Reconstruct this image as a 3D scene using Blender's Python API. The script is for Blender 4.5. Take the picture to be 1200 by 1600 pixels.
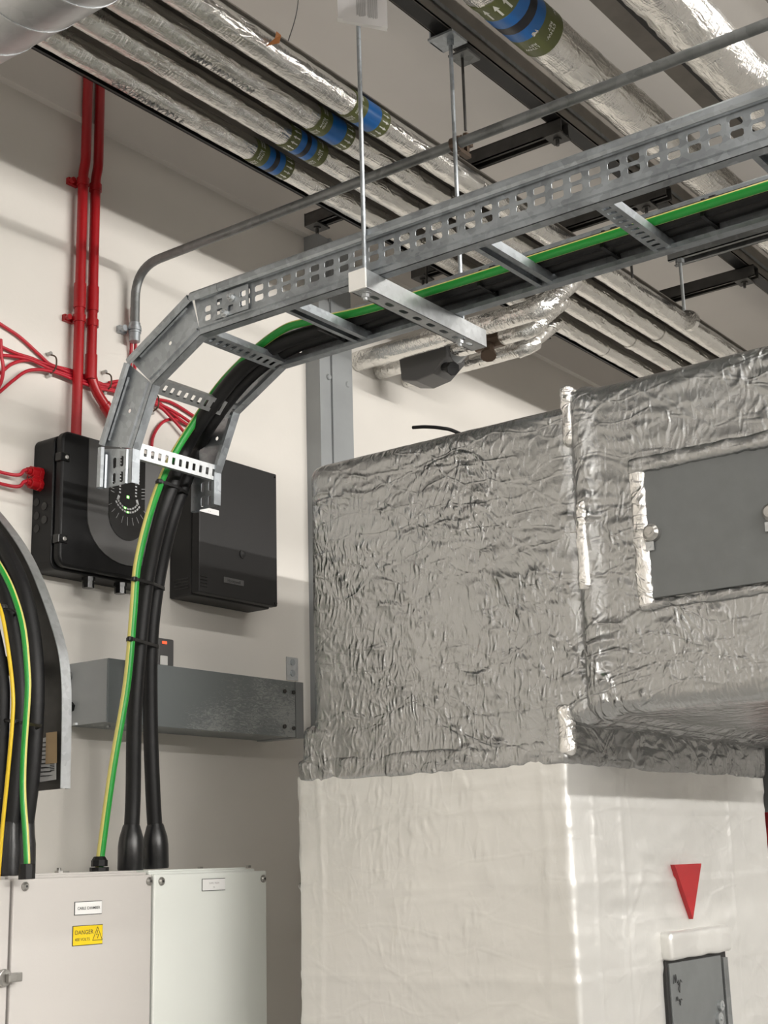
import bpy, math, random
from mathutils import Vector, Matrix, noise
random.seed(7)
V = Vector
for o in list(bpy.data.objects): bpy.data.objects.remove(o)
sc = bpy.context.scene
col = sc.collection

# ---------------------------------------------------------------- camera
YAW, PITCH, ROLL, FPX = math.radians(36.5458), math.radians(14.0646), math.radians(-1.6130), 2181.9
CAM = V((0, 0, 1.6))
FW = V((math.cos(PITCH)*math.cos(YAW), math.cos(PITCH)*math.sin(YAW), math.sin(PITCH)))
_r = V((math.sin(YAW), -math.cos(YAW), 0)); _u = _r.cross(FW)
RT = _r*math.cos(ROLL) + _u*math.sin(ROLL); UP = -_r*math.sin(ROLL) + _u*math.cos(ROLL)
cd = bpy.data.cameras.new('camera'); cam = bpy.data.objects.new('camera', cd); col.objects.link(cam)
cd.sensor_fit = 'VERTICAL'; cd.sensor_height = 36; cd.lens = FPX/1600*36; cd.clip_start = .05
M3 = Matrix((RT, UP, -FW)).transposed()
cam.matrix_world = Matrix.Translation(CAM) @ M3.to_4x4()
sc.camera = cam
sc.view_settings.view_transform = 'Standard'; sc.view_settings.look = 'None'
sc.view_settings.gamma = 1; sc.view_settings.use_curve_mapping = False
sc.view_settings.exposure = 0.34

# ---------------------------------------------------------------- light
w = bpy.data.worlds.new('world'); sc.world = w; w.use_nodes = True
w.node_tree.nodes['Background'].inputs[0].default_value = (1, .97, .93, 1)
w.node_tree.nodes['Background'].inputs[1].default_value = 0.05
def area(name, loc, look, sx, sy, power, colr=(1, .965, .92)):
    l = bpy.data.lights.new(name, 'AREA'); l.shape = 'RECTANGLE'; l.size = sx; l.size_y = sy
    l.energy = power; l.color = colr
    o = bpy.data.objects.new(name, l); col.objects.link(o); o.location = loc
    d = V(look) - V(loc); o.rotation_euler = d.to_track_quat('-Z', 'Y').to_euler() if abs(d.z) < .99*d.length else (0, 0, 0)
    return o
area('batten_and_fill_light', (2.6, .3, 3.90), (2.6, 1.5, 3.0), 3.0, .09, 22)     # added lamp right of the frame, for highlights on the inner pipes
area('batten_and_fill_light', (-2.5, .5, 3.30), (0, .5, 3.2), 3.6, .09, 20)     # added fill lamp by the left wall, for sparkle on the foil creases
W = 2.75      # plane of the wall
CEIL = 4.05
LAMPS = [  # (centre x, y, z, length along x, power)
    (3.0, -4.6, 3.30, 7.6, 400),
    (3.4, -1.35, 3.30, 4.4, 55),
    (-.6, -1.7, 3.30, 3.2, 62),
]
for i, (x, y, z, L, p) in enumerate(LAMPS):
    area('batten_and_fill_light', (x, y, z), (x, y+2.2, z+.5), L, .09, p)

# ---------------------------------------------------------------- helpers
def ray(x, y): return FW + RT*((x-600)/FPX) + UP*((800-y)/FPX)
def at(x, y, X=None, Y=None, Z=None):
    d = ray(x, y)
    if X is not None: t = X/d.x
    elif Y is not None: t = Y/d.y
    else: t = (Z-1.6)/d.z
    return CAM + d*t

class MB:
    def __init__(s): s.v = []; s.f = []; s.m = []
    def add(s, vs, fs, mi=0):
        n = len(s.v); s.v += [tuple(v) for v in vs]
        for f in fs: s.f.append([n+i for i in f]); s.m.append(mi)
        return s
    def box(s, lo, hi, mi=0, M=None):
        x0, y0, z0 = lo; x1, y1, z1 = hi
        vs = [V(p) for p in ((x0,y0,z0),(x1,y0,z0),(x1,y1,z0),(x0,y1,z0),(x0,y0,z1),(x1,y0,z1),(x1,y1,z1),(x0,y1,z1))]
        if M: vs = [M @ v for v in vs]
        return s.add(vs, [(3,2,1,0),(4,5,6,7),(0,1,5,4),(1,2,6,5),(2,3,7,6),(3,0,4,7)], mi)
    def cbox(s, c, d, mi=0, M=None):
        return s.box([c[i]-d[i]/2 for i in range(3)], [c[i]+d[i]/2 for i in range(3)], mi, M)
    def prism(s, poly, ax, a, b, mi=0):
        # poly: 2-D points; ax: extrusion axis (x: poly is y,z / y: x,z / z: x,y)
        def P(p, t): return (t, p[0], p[1]) if ax == 'x' else (p[0], t, p[1]) if ax == 'y' else (p[0], p[1], t)
        n = len(poly)
        return s.add([P(p, a) for p in poly]+[P(p, b) for p in poly],
                     [tuple(range(n-1, -1, -1)), tuple(range(n, 2*n))]+[(i, (i+1) % n, n+(i+1) % n, n+i) for i in range(n)], mi)
    def cyl(s, a, b, r, n=16, mi=0, r2=None, caps=True):
        a = V(a); b = V(b); r2 = r if r2 is None else r2
        d = (b-a).normalized(); u = d.orthogonal().normalized(); w_ = d.cross(u)
        vs = [a+(u*math.cos(t)+w_*math.sin(t))*r for t in [2*math.pi*i/n for i in range(n)]]
        vs += [b+(u*math.cos(t)+w_*math.sin(t))*r2 for t in [2*math.pi*i/n for i in range(n)]]
        fs = [(i, (i+1) % n, n+(i+1) % n, n+i) for i in range(n)]
        if caps: fs += [tuple(range(n-1, -1, -1)), tuple(range(n, 2*n))]
        return s.add(vs, fs, mi)
    def tube(s, pts, r, n=12, mi=0, sect=None, caps=True, ref=None, disp=None, twist=None):
        pts = [V(p) for p in pts]; N = len(pts)
        rs = r if isinstance(r, (list, tuple)) else [r]*N
        T = []
        for i in range(N):
            t = (pts[min(i+1, N-1)]-pts[max(i-1, 0)]); T.append(t.normalized())
        u = V(ref) if ref else T[0].orthogonal()
        vs = []
        for i in range(N):
            u = (u-T[i]*u.dot(T[i])).normalized(); w_ = T[i].cross(u)
            for k in range(n):
                t = 2*math.pi*k/n+(twist(i, pts[i]) if twist else 0); d = u*math.cos(t)+w_*math.sin(t)
                rr = rs[i]
                if disp: rr += disp(pts[i], d, i, k)
                vs.append(pts[i]+d*rr)
        b0 = len(s.v); s.v += [tuple(v) for v in vs]
        for i in range(N-1):
            for k in range(n):
                s.f.append([b0+i*n+k, b0+i*n+(k+1) % n, b0+(i+1)*n+(k+1) % n, b0+(i+1)*n+k])
                s.m.append(sect(k, n) if sect else mi)
        if caps:
            s.f.append([b0+k for k in range(n-1, -1, -1)]); s.m.append(mi)
            s.f.append([b0+(N-1)*n+k for k in range(n)]); s.m.append(mi)
        return s
    def build(s, name, mats, parent=None, smooth=None, bevel=0, loc=None):
        me = bpy.data.meshes.new(name); 
        o = V(loc) if loc is not None else V((0, 0, 0))
        me.from_pydata([tuple(V(v)-o) for v in s.v], [], s.f)
        if not isinstance(mats, (list, tuple)): mats = [mats]
        for m in mats: me.materials.append(m)
        for p, mi in zip(me.polygons, s.m): p.material_index = mi
        me.update()
        if smooth is not None:
            me.polygons.foreach_set('use_smooth', [True]*len(me.polygons))
            if smooth < 179: me.set_sharp_from_angle(angle=math.radians(smooth))
        ob = bpy.data.objects.new(name, me); col.objects.link(ob); ob.location = o
        if parent: ob.parent = parent
        if bevel:
            b = ob.modifiers.new('bevel', 'BEVEL'); b.width = bevel; b.segments = 2; b.limit_method = 'ANGLE'; b.angle_limit = math.radians(40)
        return ob
def tag(o, label, cat, group=None, kind=None):
    if label: o['label'] = label
    if cat: o['category'] = cat
    if group: o['group'] = group
    if kind: o['kind'] = kind
    return o
def empty(name, label, cat, group=None, loc=(0, 0, 0)):
    o = bpy.data.objects.new(name, None); col.objects.link(o); o.location = loc; o.empty_display_size = .05
    return tag(o, label, cat, group)
class K:            # a thing with parts, all parts authored in world coordinates, the Empty at its base
    def __init__(s, name, label, cat, group=None, loc=(0, 0, 0)):
        s.loc = V(loc); s.e = empty(name, label, cat, group, loc)
    def part(s, mb, name, mats, parent=None, label=None, **k):
        o = mb.build(name, mats, None, loc=s.loc, **k)
        o.parent = parent or s.e
        o.location = (0, 0, 0)
        if label: o['label'] = label
        return o
def fillet(pts, r, n=6):
    pts = [V(p) for p in pts]; out = [pts[0]]
    for i in range(1, len(pts)-1):
        a, b, c = pts[i-1], pts[i], pts[i+1]
        d1 = (a-b); d2 = (c-b); k = min(r, d1.length*.49, d2.length*.49)
        p = b+d1.normalized()*k; q = b+d2.normalized()*k
        for j in range(n+1):
            t = j/n; out.append(p*(1-t)**2+b*2*t*(1-t)+q*t*t)
    return out+[pts[-1]]
def spline(pts, n=8):
    pts = [V(p) for p in pts]; P = [pts[0]*2-pts[1]]+pts+[pts[-1]*2-pts[-2]]; out = []
    for i in range(1, len(P)-2):
        for j in range(n):
            t = j/n
            out.append(.5*((2*P[i])+(P[i+1]-P[i-1])*t+(2*P[i-1]-5*P[i]+4*P[i+1]-P[i+2])*t*t+(3*P[i]-P[i-1]-3*P[i+1]+P[i+2])*t**3))
    return out+[P[-2]]
def resample(pts, step):
    pts = [V(p) for p in pts]; out = []
    for a, b in zip(pts, pts[1:]):
        n = max(1, int((b-a).length/step))
        out += [a.lerp(b, i/n) for i in range(n)]
    return out+[pts[-1]]
_font = None
def text_mb(txt, size, O, ux, uy, align='LEFT', curve=None, bold=0):
    """lettering as flat mesh, O origin, ux/uy directions; curve(x,y)->point optional"""
    cu = bpy.data.curves.new('lettering', 'FONT'); cu.body = txt; cu.size = size; cu.align_x = align; cu.offset = bold
    cu.resolution_u = 3
    ob = bpy.data.objects.new('lettering', cu); col.objects.link(ob)
    dg = bpy.context.evaluated_depsgraph_get(); me = bpy.data.meshes.new_from_object(ob.evaluated_get(dg))
    mb = MB(); O = V(O); ux = V(ux); uy = V(uy)
    vs = [(curve(v.co.x, v.co.y) if curve else O+ux*v.co.x+uy*v.co.y) for v in me.vertices]
    mb.add(vs, [tuple(p.vertices) for p in me.polygons])
    bpy.data.objects.remove(ob); bpy.data.curves.remove(cu); bpy.data.meshes.remove(me)
    return mb

# ---------------------------------------------------------------- materials
def newmat(name):
    m = bpy.data.materials.new(name); m.use_nodes = True
    nt = m.node_tree; b = nt.nodes['Principled BSDF']; return m, nt, b
def N(nt, t, **k):
    n = nt.nodes.new(t)
    for a, v in k.items():
        if a.startswith('i_'): n.inputs[a[2:].replace('_', ' ')].default_value = v
        else: setattr(n, a, v)
    return n
def mat(name, c, rough=.5, metal=0, var=0, scale=8, bump=0, bscale=60, emit=None, spec=.5, c2=None, coord='Object', rvar=0):
    m, nt, b = newmat(name); L = nt.links
    b.inputs['Roughness'].default_value = rough; b.inputs['Metallic'].default_value = metal
    b.inputs['Specular IOR Level'].default_value = spec
    b.inputs['Base Color'].default_value = (*c, 1)
    tc = N(nt, 'ShaderNodeTexCoord')
    if var or c2:
        n = N(nt, 'ShaderNodeTexNoise'); n.inputs['Scale'].default_value = scale; n.inputs['Detail'].default_value = 6
        L.new(tc.outputs[coord], n.inputs['Vector'])
        cr = N(nt, 'ShaderNodeValToRGB'); cr.color_ramp.elements[0].position = .35; cr.color_ramp.elements[1].position = .65
        a = c2 or tuple(x*(1-var) for x in c)
        cr.color_ramp.elements[0].color = (*a, 1); cr.color_ramp.elements[1].color = (*c, 1)
        L.new(n.outputs['Fac'], cr.inputs['Fac']); L.new(cr.outputs['Color'], b.inputs['Base Color'])
        if rvar:
            mr = N(nt, 'ShaderNodeMapRange'); mr.inputs['To Min'].default_value = rough-rvar; mr.inputs['To Max'].default_value = rough+rvar
            L.new(n.outputs['Fac'], mr.inputs['Value']); L.new(mr.outputs['Result'], b.inputs['Roughness'])
    if bump:
        n2 = N(nt, 'ShaderNodeTexNoise'); n2.inputs['Scale'].default_value = bscale; n2.inputs['Detail'].default_value = 5
        L.new(tc.outputs[coord], n2.inputs['Vector'])
        bp = N(nt, 'ShaderNodeBump'); bp.inputs['Strength'].default_value = bump; bp.inputs['Distance'].default_value = .002
        L.new(n2.outputs['Fac'], bp.inputs['Height']); L.new(bp.outputs['Normal'], b.inputs['Normal'])
    if emit:
        b.inputs['Emission Color'].default_value = (*emit[:3], 1); b.inputs['Emission Strength'].default_value = emit[3]
    return m
def galv(name, c=(.42, .44, .45), rough=.42, metal=.85, scale=70, contrast=.35):
    """galvanised steel: small spangles of different tone and gloss"""
    m, nt, b = newmat(name); L = nt.links; tc = N(nt, 'ShaderNodeTexCoord')
    v = N(nt, 'ShaderNodeTexVoronoi'); v.inputs['Scale'].default_value = scale
    n = N(nt, 'ShaderNodeTexNoise'); n.inputs['Scale'].default_value = 9; n.inputs['Detail'].default_value = 7
    L.new(tc.outputs['Object'], v.inputs['Vector']); L.new(tc.outputs['Object'], n.inputs['Vector'])
    mx = N(nt, 'ShaderNodeMix', data_type='FLOAT'); mx.inputs[0].default_value = .7
    L.new(v.outputs['Color'], mx.inputs[2]); L.new(n.outputs['Fac'], mx.inputs[3])
    cr = N(nt, 'ShaderNodeValToRGB'); cr.color_ramp.elements[0].position = .25; cr.color_ramp.elements[1].position = .75
    cr.color_ramp.elements[0].color = (*[x*(1-contrast) for x in c], 1); cr.color_ramp.elements[1].color = (*[min(1, x*(1+contrast*.6)) for x in c], 1)
    L.new(mx.outputs[0], cr.inputs['Fac']); L.new(cr.outputs['Color'], b.inputs['Base Color'])
    mr = N(nt, 'ShaderNodeMapRange'); mr.inputs['To Min'].default_value = rough-.1; mr.inputs['To Max'].default_value = rough+.12
    L.new(mx.outputs[0], mr.inputs['Value']); L.new(mr.outputs['Result'], b.inputs['Roughness'])
    b.inputs['Metallic'].default_value = metal
    return m
def foil(name, c=(.72, .71, .69), rough=.28, metal=1, big=9, fine=55, s1=.6, s2=.35, stretch=(1, 1, 1), d=.004, ring=0):
    """aluminium foil: flat facets between sharp folds (voronoi edge distance) plus fine scratchy creases"""
    m, nt, b = newmat(name); L = nt.links; tc = N(nt, 'ShaderNodeTexCoord')
    mp = N(nt, 'ShaderNodeMapping'); mp.inputs['Scale'].default_value = stretch; L.new(tc.outputs['Object'], mp.inputs['Vector'])
    wn = N(nt, 'ShaderNodeTexNoise'); wn.inputs['Scale'].default_value = big*.45; wn.inputs['Detail'].default_value = 4
    L.new(mp.outputs['Vector'], wn.inputs['Vector'])
    va = N(nt, 'ShaderNodeVectorMath', operation='MULTIPLY_ADD'); va.inputs[1].default_value = (.12, .12, .12)
    L.new(wn.outputs['Color'], va.inputs[0]); L.new(mp.outputs['Vector'], va.inputs[2])
    mask = N(nt, 'ShaderNodeTexNoise'); mask.inputs['Scale'].default_value = 5; mask.inputs['Detail'].default_value = 3
    L.new(tc.outputs['Object'], mask.inputs['Vector'])
    mk = N(nt, 'ShaderNodeMapRange'); mk.inputs['From Min'].default_value = .38; mk.inputs['From Max'].default_value = .66
    mk.inputs['To Min'].default_value = .55; mk.inputs['To Max'].default_value = 1.7
    L.new(mask.outputs['Fac'], mk.inputs['Value'])
    prev = None
    def bump(h, dist, strength=1):
        nonlocal prev
        bp = N(nt, 'ShaderNodeBump'); bp.inputs['Strength'].default_value = strength; bp.inputs['Distance'].default_value = dist
        L.new(h, bp.inputs['Height'])
        if prev: L.new(prev.outputs['Normal'], bp.inputs['Normal'])
        prev = bp
    def line(sock, wd):      # thin raised fold where the value is near zero
        q = N(nt, 'ShaderNodeMapRange'); q.interpolation_type = 'SMOOTHSTEP'
        q.inputs['From Min'].default_value = 0; q.inputs['From Max'].default_value = wd
        q.inputs['To Min'].default_value = 1; q.inputs['To Max'].default_value = 0
        L.new(sock, q.inputs['Value'])
        m2 = N(nt, 'ShaderNodeMath', operation='MULTIPLY'); L.new(q.outputs['Result'], m2.inputs[0]); L.new(mk.outputs['Result'], m2.inputs[1])
        return m2.outputs[0]
    for i_, (sc_, wd, dist, rot, st_) in enumerate(((big, .05, d*.8, .3, (1, .6, 1)), (big*2.6, .07, d*.45, -.7, (.5, .5, 1)), (big*6, .10, d*.22, .9, (1, 1, .45)))):
        mr_ = N(nt, 'ShaderNodeMapping'); mr_.inputs['Rotation'].default_value = (rot, rot*.7, rot*1.3); mr_.inputs['Scale'].default_value = st_
        L.new(va.outputs[0], mr_.inputs['Vector'])
        v = N(nt, 'ShaderNodeTexVoronoi'); v.feature = 'DISTANCE_TO_EDGE'; v.inputs['Scale'].default_value = sc_
        L.new(mr_.outputs['Vector'], v.inputs['Vector'])
        if i_ < 2:
            bump(v.outputs['Distance'], d*(1.6, .8)[i_], s1)
        bump(line(v.outputs['Distance'], wd), dist*.7, s1)
    for (sc_, rot, st_, dd) in ((fine*.22, .8, (1, .8, 2.2), 2.6), (fine*.5, -.6, (.8, 2.4, 1), 1.5)):   # scratchy crinkles
        mr_ = N(nt, 'ShaderNodeMapping'); mr_.inputs['Rotation'].default_value = (rot, rot, 0); mr_.inputs['Scale'].default_value = st_
        L.new(va.outputs[0], mr_.inputs['Vector'])
        q = N(nt, 'ShaderNodeTexNoise'); q.noise_type = 'RIDGED_MULTIFRACTAL'; q.inputs['Scale'].default_value = sc_; q.inputs['Detail'].default_value = 5; q.inputs['Roughness'].default_value = .55
        L.new(mr_.outputs['Vector'], q.inputs['Vector'])
        m3 = N(nt, 'ShaderNodeMath', operation='MULTIPLY'); L.new(q.outputs['Fac'], m3.inputs[0]); L.new(mk.outputs['Result'], m3.inputs[1])
        bump(m3.outputs[0], d*dd, s2)
    g_ = N(nt, 'ShaderNodeTexNoise'); g_.inputs['Scale'].default_value = fine*3; g_.inputs['Detail'].default_value = 6; g_.inputs['Roughness'].default_value = .7
    L.new(tc.outputs['Object'], g_.inputs['Vector']); bump(g_.outputs['Fac'], d*.22, s2)
    if ring:   # wrap wrinkles running round a sleeve along x
        mq = N(nt, 'ShaderNodeMapping'); mq.inputs['Scale'].default_value = (ring, 4, 4); L.new(tc.outputs['Object'], mq.inputs['Vector'])
        nq = N(nt, 'ShaderNodeTexNoise'); nq.inputs['Scale'].default_value = 1; nq.inputs['Detail'].default_value = 5; L.new(mq.outputs['Vector'], nq.inputs['Vector'])
        bq = N(nt, 'ShaderNodeBump'); bq.inputs['Strength'].default_value = .5; bq.inputs['Distance'].default_value = .0035
        L.new(nq.outputs['Fac'], bq.inputs['Height']); L.new(prev.outputs['Normal'], bq.inputs['Normal']); prev = bq
    L.new(prev.outputs['Normal'], b.inputs['Normal'])
    b.inputs['Base Color'].default_value = (*c, 1)
    n4 = N(nt, 'ShaderNodeTexNoise'); n4.inputs['Scale'].default_value = 3.5; n4.inputs['Detail'].default_value = 8
    L.new(tc.outputs['Object'], n4.inputs['Vector'])
    mr = N(nt, 'ShaderNodeMapRange'); mr.inputs['From Min'].default_value = .3; mr.inputs['From Max'].default_value = .7
    mr.inputs['To Min'].default_value = max(.05, rough-.08); mr.inputs['To Max'].default_value = rough+.1
    L.new(n4.outputs['Fac'], mr.inputs['Value']); L.new(mr.outputs['Result'], b.inputs['Roughness'])
    b.inputs['Metallic'].default_value = metal
    return m
M = {}
M['wall'] = mat('wall_paint', (.73, .70, .65), .75, var=.05, scale=2.5, bump=.12, bscale=90)
M['ceiling'] = mat('ceiling_paint', (.68, .65, .61), .8, var=.06, scale=2)
M['floor'] = mat('floor_screed', (.58, .575, .56), .5, var=.1, scale=3)
M['deck'] = mat('deck_steel', (.30, .28, .25), .6, .3, var=.12, scale=5)
M['galv'] = galv('galvanised_steel', (.40, .43, .455), .40, .8)
M['galv_bright'] = galv('galvanised_bright', (.54, .56, .57), .36, .8, 90, .22)
M['galv_dull'] = galv('galvanised_dull', (.23, .24, .24), .5, .7, 50, .4)
M['duct'] = galv('spiral_duct_steel', (.45, .46, .47), .34, .85, 40, .22)
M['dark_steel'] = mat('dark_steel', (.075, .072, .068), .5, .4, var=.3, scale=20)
M['black_steel'] = mat('black_steel', (.02, .02, .02), .5, .2)
M['brown_steel'] = mat('brown_steel', (.22, .20, .175), .55, .3, var=.2, scale=12)
M['grey_paint'] = mat('grey_paint', (.30, .315, .32), .45, 0, var=.08, scale=10, bump=.05)
M['foil'] = foil('crumpled_foil', (.42, .425, .424), .22, .98, 7.5, 70, .6, .8, (1, 1, 1), d=.0036)
M['foil_pipe'] = foil('pipe_foil', (.80, .79, .76), .22, .96, 10, 90, .35, .5, (.5, 1.6, 1.6), d=.0025, ring=110)
M['foil_flat'] = foil('smooth_foil', (.73, .725, .70), .38, .52, 4.5, 44, .35, .42, d=.0024)
M['foil_tape'] = foil('foil_tape', (.85, .84, .82), .2, 1, 11, 60, .7, .9, d=.004)
M['cable'] = mat('black_cable', (.006, .006, .0065), .5, spec=.35, bump=.25, bscale=40)
M['green'] = mat('green_insulation', (.012, .28, .035), .35)
M['yellow'] = mat('yellow_insulation', (.66, .60, .18), .35)
M['yellow2'] = mat('bright_yellow_insulation', (.70, .48, .02), .35)
M['shrink'] = mat('heat_shrink', (.010, .010, .011), .3, bump=.3, bscale=25)
M['plastic'] = mat('black_plastic', (.006, .006, .0065), .45, spec=.3, bump=.06, bscale=300)
M['tie'] = mat('tie_nylon', (.006, .006, .006), .4)
M['charcoal'] = mat('charcoal_case', (.017, .0165, .0165), .5, spec=.35, bump=.05, bscale=400)
M['midgrey'] = mat('grey_overlay', (.105, .104, .103), .45)
M['display'] = mat('display_black', (.008, .008, .008), .18)
M['tick'] = mat('tick_white', (.5, .5, .5), .5)
M['led'] = mat('led_green', (.1, .8, .1), .4, emit=(.25, 1, .15, 4))
M['ledr'] = mat('neon_red', (.8, .1, .05), .4, emit=(1, .12, .04, .8))
M['red'] = mat('red_conduit', (.34, .004, .008), .33)
M['redc'] = mat('red_cable', (.42, .010, .024), .42)
M['white'] = mat('white_plastic', (.78, .77, .74), .5)
M['label'] = mat('label_white', (.88, .88, .87), .45)
M['ink'] = mat('label_ink', (.03, .03, .03), .6)
M['inkgrey'] = mat('faint_ink', (.35, .35, .35), .6)
M['brown'] = mat('brown_card', (.42, .30, .17), .7)
M['warning'] = mat('warning_yellow', (.85, .62, .01), .45)
M['paint_beige'] = mat('cabinet_beige', (.60, .575, .55), .42, var=.03, scale=3, bump=.05, bscale=200)
M['paint_green'] = mat('cabinet_pale_green', (.81, .84, .80), .42, var=.03, scale=3, bump=.05, bscale=200)
M['gap'] = mat('gasket', (.03, .03, .03), .7)
M['screw'] = galv('screw_steel', (.45, .44, .42), .3, .9)
M['paper'] = mat('paper', (.80, .79, .80), .7)
M['olive'] = mat('band_olive', (.11, .125, .035), .4)
M['blue'] = mat('band_blue', (.01, .13, .42), .35)
M['bandblack'] = mat('band_black', (.01, .01, .015), .4)
M['bandwhite'] = mat('band_white', (.75, .76, .70), .4)
M['redtape'] = mat('red_sticker', (.36, .008, .012), .4)
M['doorgrey'] = mat('access_door_steel', (.17, .18, .18), .5, .35, var=.08, scale=25)
M['brass'] = mat('dark_brass', (.10, .07, .05), .45, .6)
M['amber'] = mat('rust_tag', (.32, .12, .03), .6)
# scuffed trunking paint: white scratches with a shape of their own
def scuffed():
    m, nt, b = newmat('scuffed_trunking_paint'); L = nt.links; tc = N(nt, 'ShaderNodeTexCoord')
    mp = N(nt, 'ShaderNodeMapping'); mp.inputs['Scale'].default_value = (1, 1, 3); L.new(tc.outputs['Object'], mp.inputs['Vector'])
    n = N(nt, 'ShaderNodeTexNoise'); n.inputs['Scale'].default_value = 30; n.inputs['Detail'].default_value = 10; n.inputs['Roughness'].default_value = .8; n.inputs['Distortion'].default_value = 2.5
    n2 = N(nt, 'ShaderNodeTexNoise'); n2.inputs['Scale'].default_value = 4
    L.new(mp.outputs['Vector'], n.inputs['Vector']); L.new(tc.outputs['Object'], n2.inputs['Vector'])
    mu = N(nt, 'ShaderNodeMath', operation='MULTIPLY'); L.new(n.outputs['Fac'], mu.inputs[0]); L.new(n2.outputs['Fac'], mu.inputs[1])
    cr = N(nt, 'ShaderNodeValToRGB'); cr.color_ramp.elements[0].position = .27; cr.color_ramp.elements[1].position = .36
    cr.color_ramp.elements[0].color = (.21, .23, .235, 1); cr.color_ramp.elements[1].color = (.40, .42, .42, 1)
    L.new(mu.outputs[0], cr.inputs['Fac']); L.new(cr.outputs['Color'], b.inputs['Base Color'])
    b.inputs['Roughness'].default_value = .42; b.inputs['Metallic'].default_value = .25
    return m
M['scuffed'] = scuffed()

# ---------------------------------------------------------------- room
def struct(name, mb, m, **k):
    o = mb.build(name, m, **k); o['kind'] = 'structure'; return o
X0, X1, Y0 = -3.2, 9.0, -6.5
struct('floor', MB().box((X0, Y0, -.1), (X1, W+.1, 0)), M['floor'])
struct('wall_back', MB().box((X0-.1, W, 0), (X1+.1, W+.12, CEIL)), M['wall'])
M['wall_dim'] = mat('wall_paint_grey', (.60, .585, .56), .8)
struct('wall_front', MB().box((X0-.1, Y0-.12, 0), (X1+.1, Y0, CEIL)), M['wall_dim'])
struct('wall_left', MB().box((X0-.12, Y0, 0), (X0, W, CEIL)), M['wall'])
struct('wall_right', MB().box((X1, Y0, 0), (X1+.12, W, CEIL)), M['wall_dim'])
struct('ceiling', MB().box((X0-.1, Y0-.1, CEIL), (X1+.1, W+.12, CEIL+.1)), M['ceiling'])
# shallow downstand band at the head of the wall
BH = at(200, 221, Y=W-.025).z
struct('trim_2', MB().box((X0, W-.025, BH), (X1, W, CEIL)), M['ceiling'])
# profiled steel deck panel over the near half of the ceiling, ribs along the pipes
mb = MB(); y = -3.0
while y < 1.0:
    mb.prism([(y, CEIL), (y+.02, CEIL-.05), (y+.10, CEIL-.05), (y+.12, CEIL)], 'x', X0, X1); y += .2
struct('trim_1', mb, M['deck'])
# luminaire bodies above the lamp light
for i, (x, y, z, L, p) in enumerate(LAMPS):
    k = K('batten_and_fill_body', ('long white row of batten lights far behind the camera', 'white batten light hung behind the camera on the duct side', 'white batten light hung behind the camera on the cabinet side')[i], 'light', loc=(x, y, z+.04))
    k.part(MB().box((x-L/2, y-.06, z+.03), (x+L/2, y+.06, z+.09)), 'housing', M['white'])
    for sx in (-1, 1): k.part(MB().cyl((x+sx*L*.4, y, z+.09), (x+sx*L*.4, y, CEIL), .003), 'suspension_rod', M['galv'])

k = K('batten_and_fill_body', 'white body of the added unseen fill lamp beside the left wall', 'light', loc=(-2.56, .5, 3.34))  # made-up fitting around the added foil sparkle lamp
k.part(MB().box((-2.62, -1.3, 3.33), (-2.50, 2.3, 3.39)), 'housing', M['white'])
for yy in (-1, 2): k.part(MB().cyl((-2.56, yy, 3.39), (-2.56, yy, CEIL), .003), 'suspension_rod', M['galv'])

k = K('batten_and_fill_body', 'white body of the added unseen highlight lamp under the ceiling at the right', 'light', loc=(2.6, .25, 3.95))  # made-up fitting around the added pipe highlight lamp
k.part(MB().box((1.05, .19, 3.93), (4.15, .31, CEIL-.055)), 'housing', M['white'])

# ---------------------------------------------------------------- insulated ducts
def lattice_box(lo, hi, r, step, disp):
    """closed box surface grid with rounded edges, displaced along its normals"""
    lo = V(lo); hi = V(hi); n = [max(2, int(round((hi[i]-lo[i])/step))) for i in range(3)]
    idx = {}; vs = []; fs = []
    ilo = lo+V((r,)*3); ihi = hi-V((r,)*3)
    def key(i, j, k):
        q = (i, j, k)
        if q in idx: return idx[q]
        p = V([lo[a]+(hi[a]-lo[a])*q[a]/n[a] for a in range(3)])
        c = V([min(max(p[a], ilo[a]), ihi[a]) for a in range(3)])
        d = p-c
        nn = d.normalized() if d.length > 1e-6 else V((0, 0, 1))
        pp = c+nn*r
        pp = pp+nn*disp(pp, nn)
        idx[q] = len(vs); vs.append(pp); return idx[q]
    for a, b, c in ((0, 1, 2), (1, 2, 0), (2, 0, 1)):
        for side in (0, n[c]):
            for i in range(n[a]):
                for j in range(n[b]):
                    def q(ii, jj):
                        t = [0, 0, 0]; t[a] = ii; t[b] = jj; t[c] = side; return key(*t)
                    f = [q(i, j), q(i+1, j), q(i+1, j+1), q(i, j+1)]
                    fs.append(f if side else f[::-1])
    m = MB(); m.add(vs, fs); return m
def crumple(p, f=1.0):
    q = V((p.x*f, p.y*f, p.z*f))
    a = noise.noise(q*3)*.6
    w_ = noise.noise_vector(q*4)*.12
    b = 1-abs(noise.noise((q+w_)*9))*2.4
    c = 1-abs(noise.noise((q+w_)*21+V((5, 1, 2))))*2.4
    return a*.5+max(b, -.4)*.35+max(c, -.4)*.16
XD = 2.5
def near(v, c, wd): return max(0, 1-((v-c)/wd)**2) if abs(v-c) < wd else 0
def d_left(p, n):
    amp = .0022+.005*near(p.z, 1.84, .10)+.004*near(p.y, 1.42, .12)
    t = crumple(p)*amp
    t += .003*near(p.z, 2.2+.04*math.sin(p.y*9), .012)*(1 if p.y < 1.6 else 0)
    return t
def d_right(p, n):
    amp = .0022
    t = crumple(p+V((3, 0, 0)))*amp
    if p.z < 1.95: t *= .8
    t += .010*near(p.y, 1.33, .03)
    return t
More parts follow.
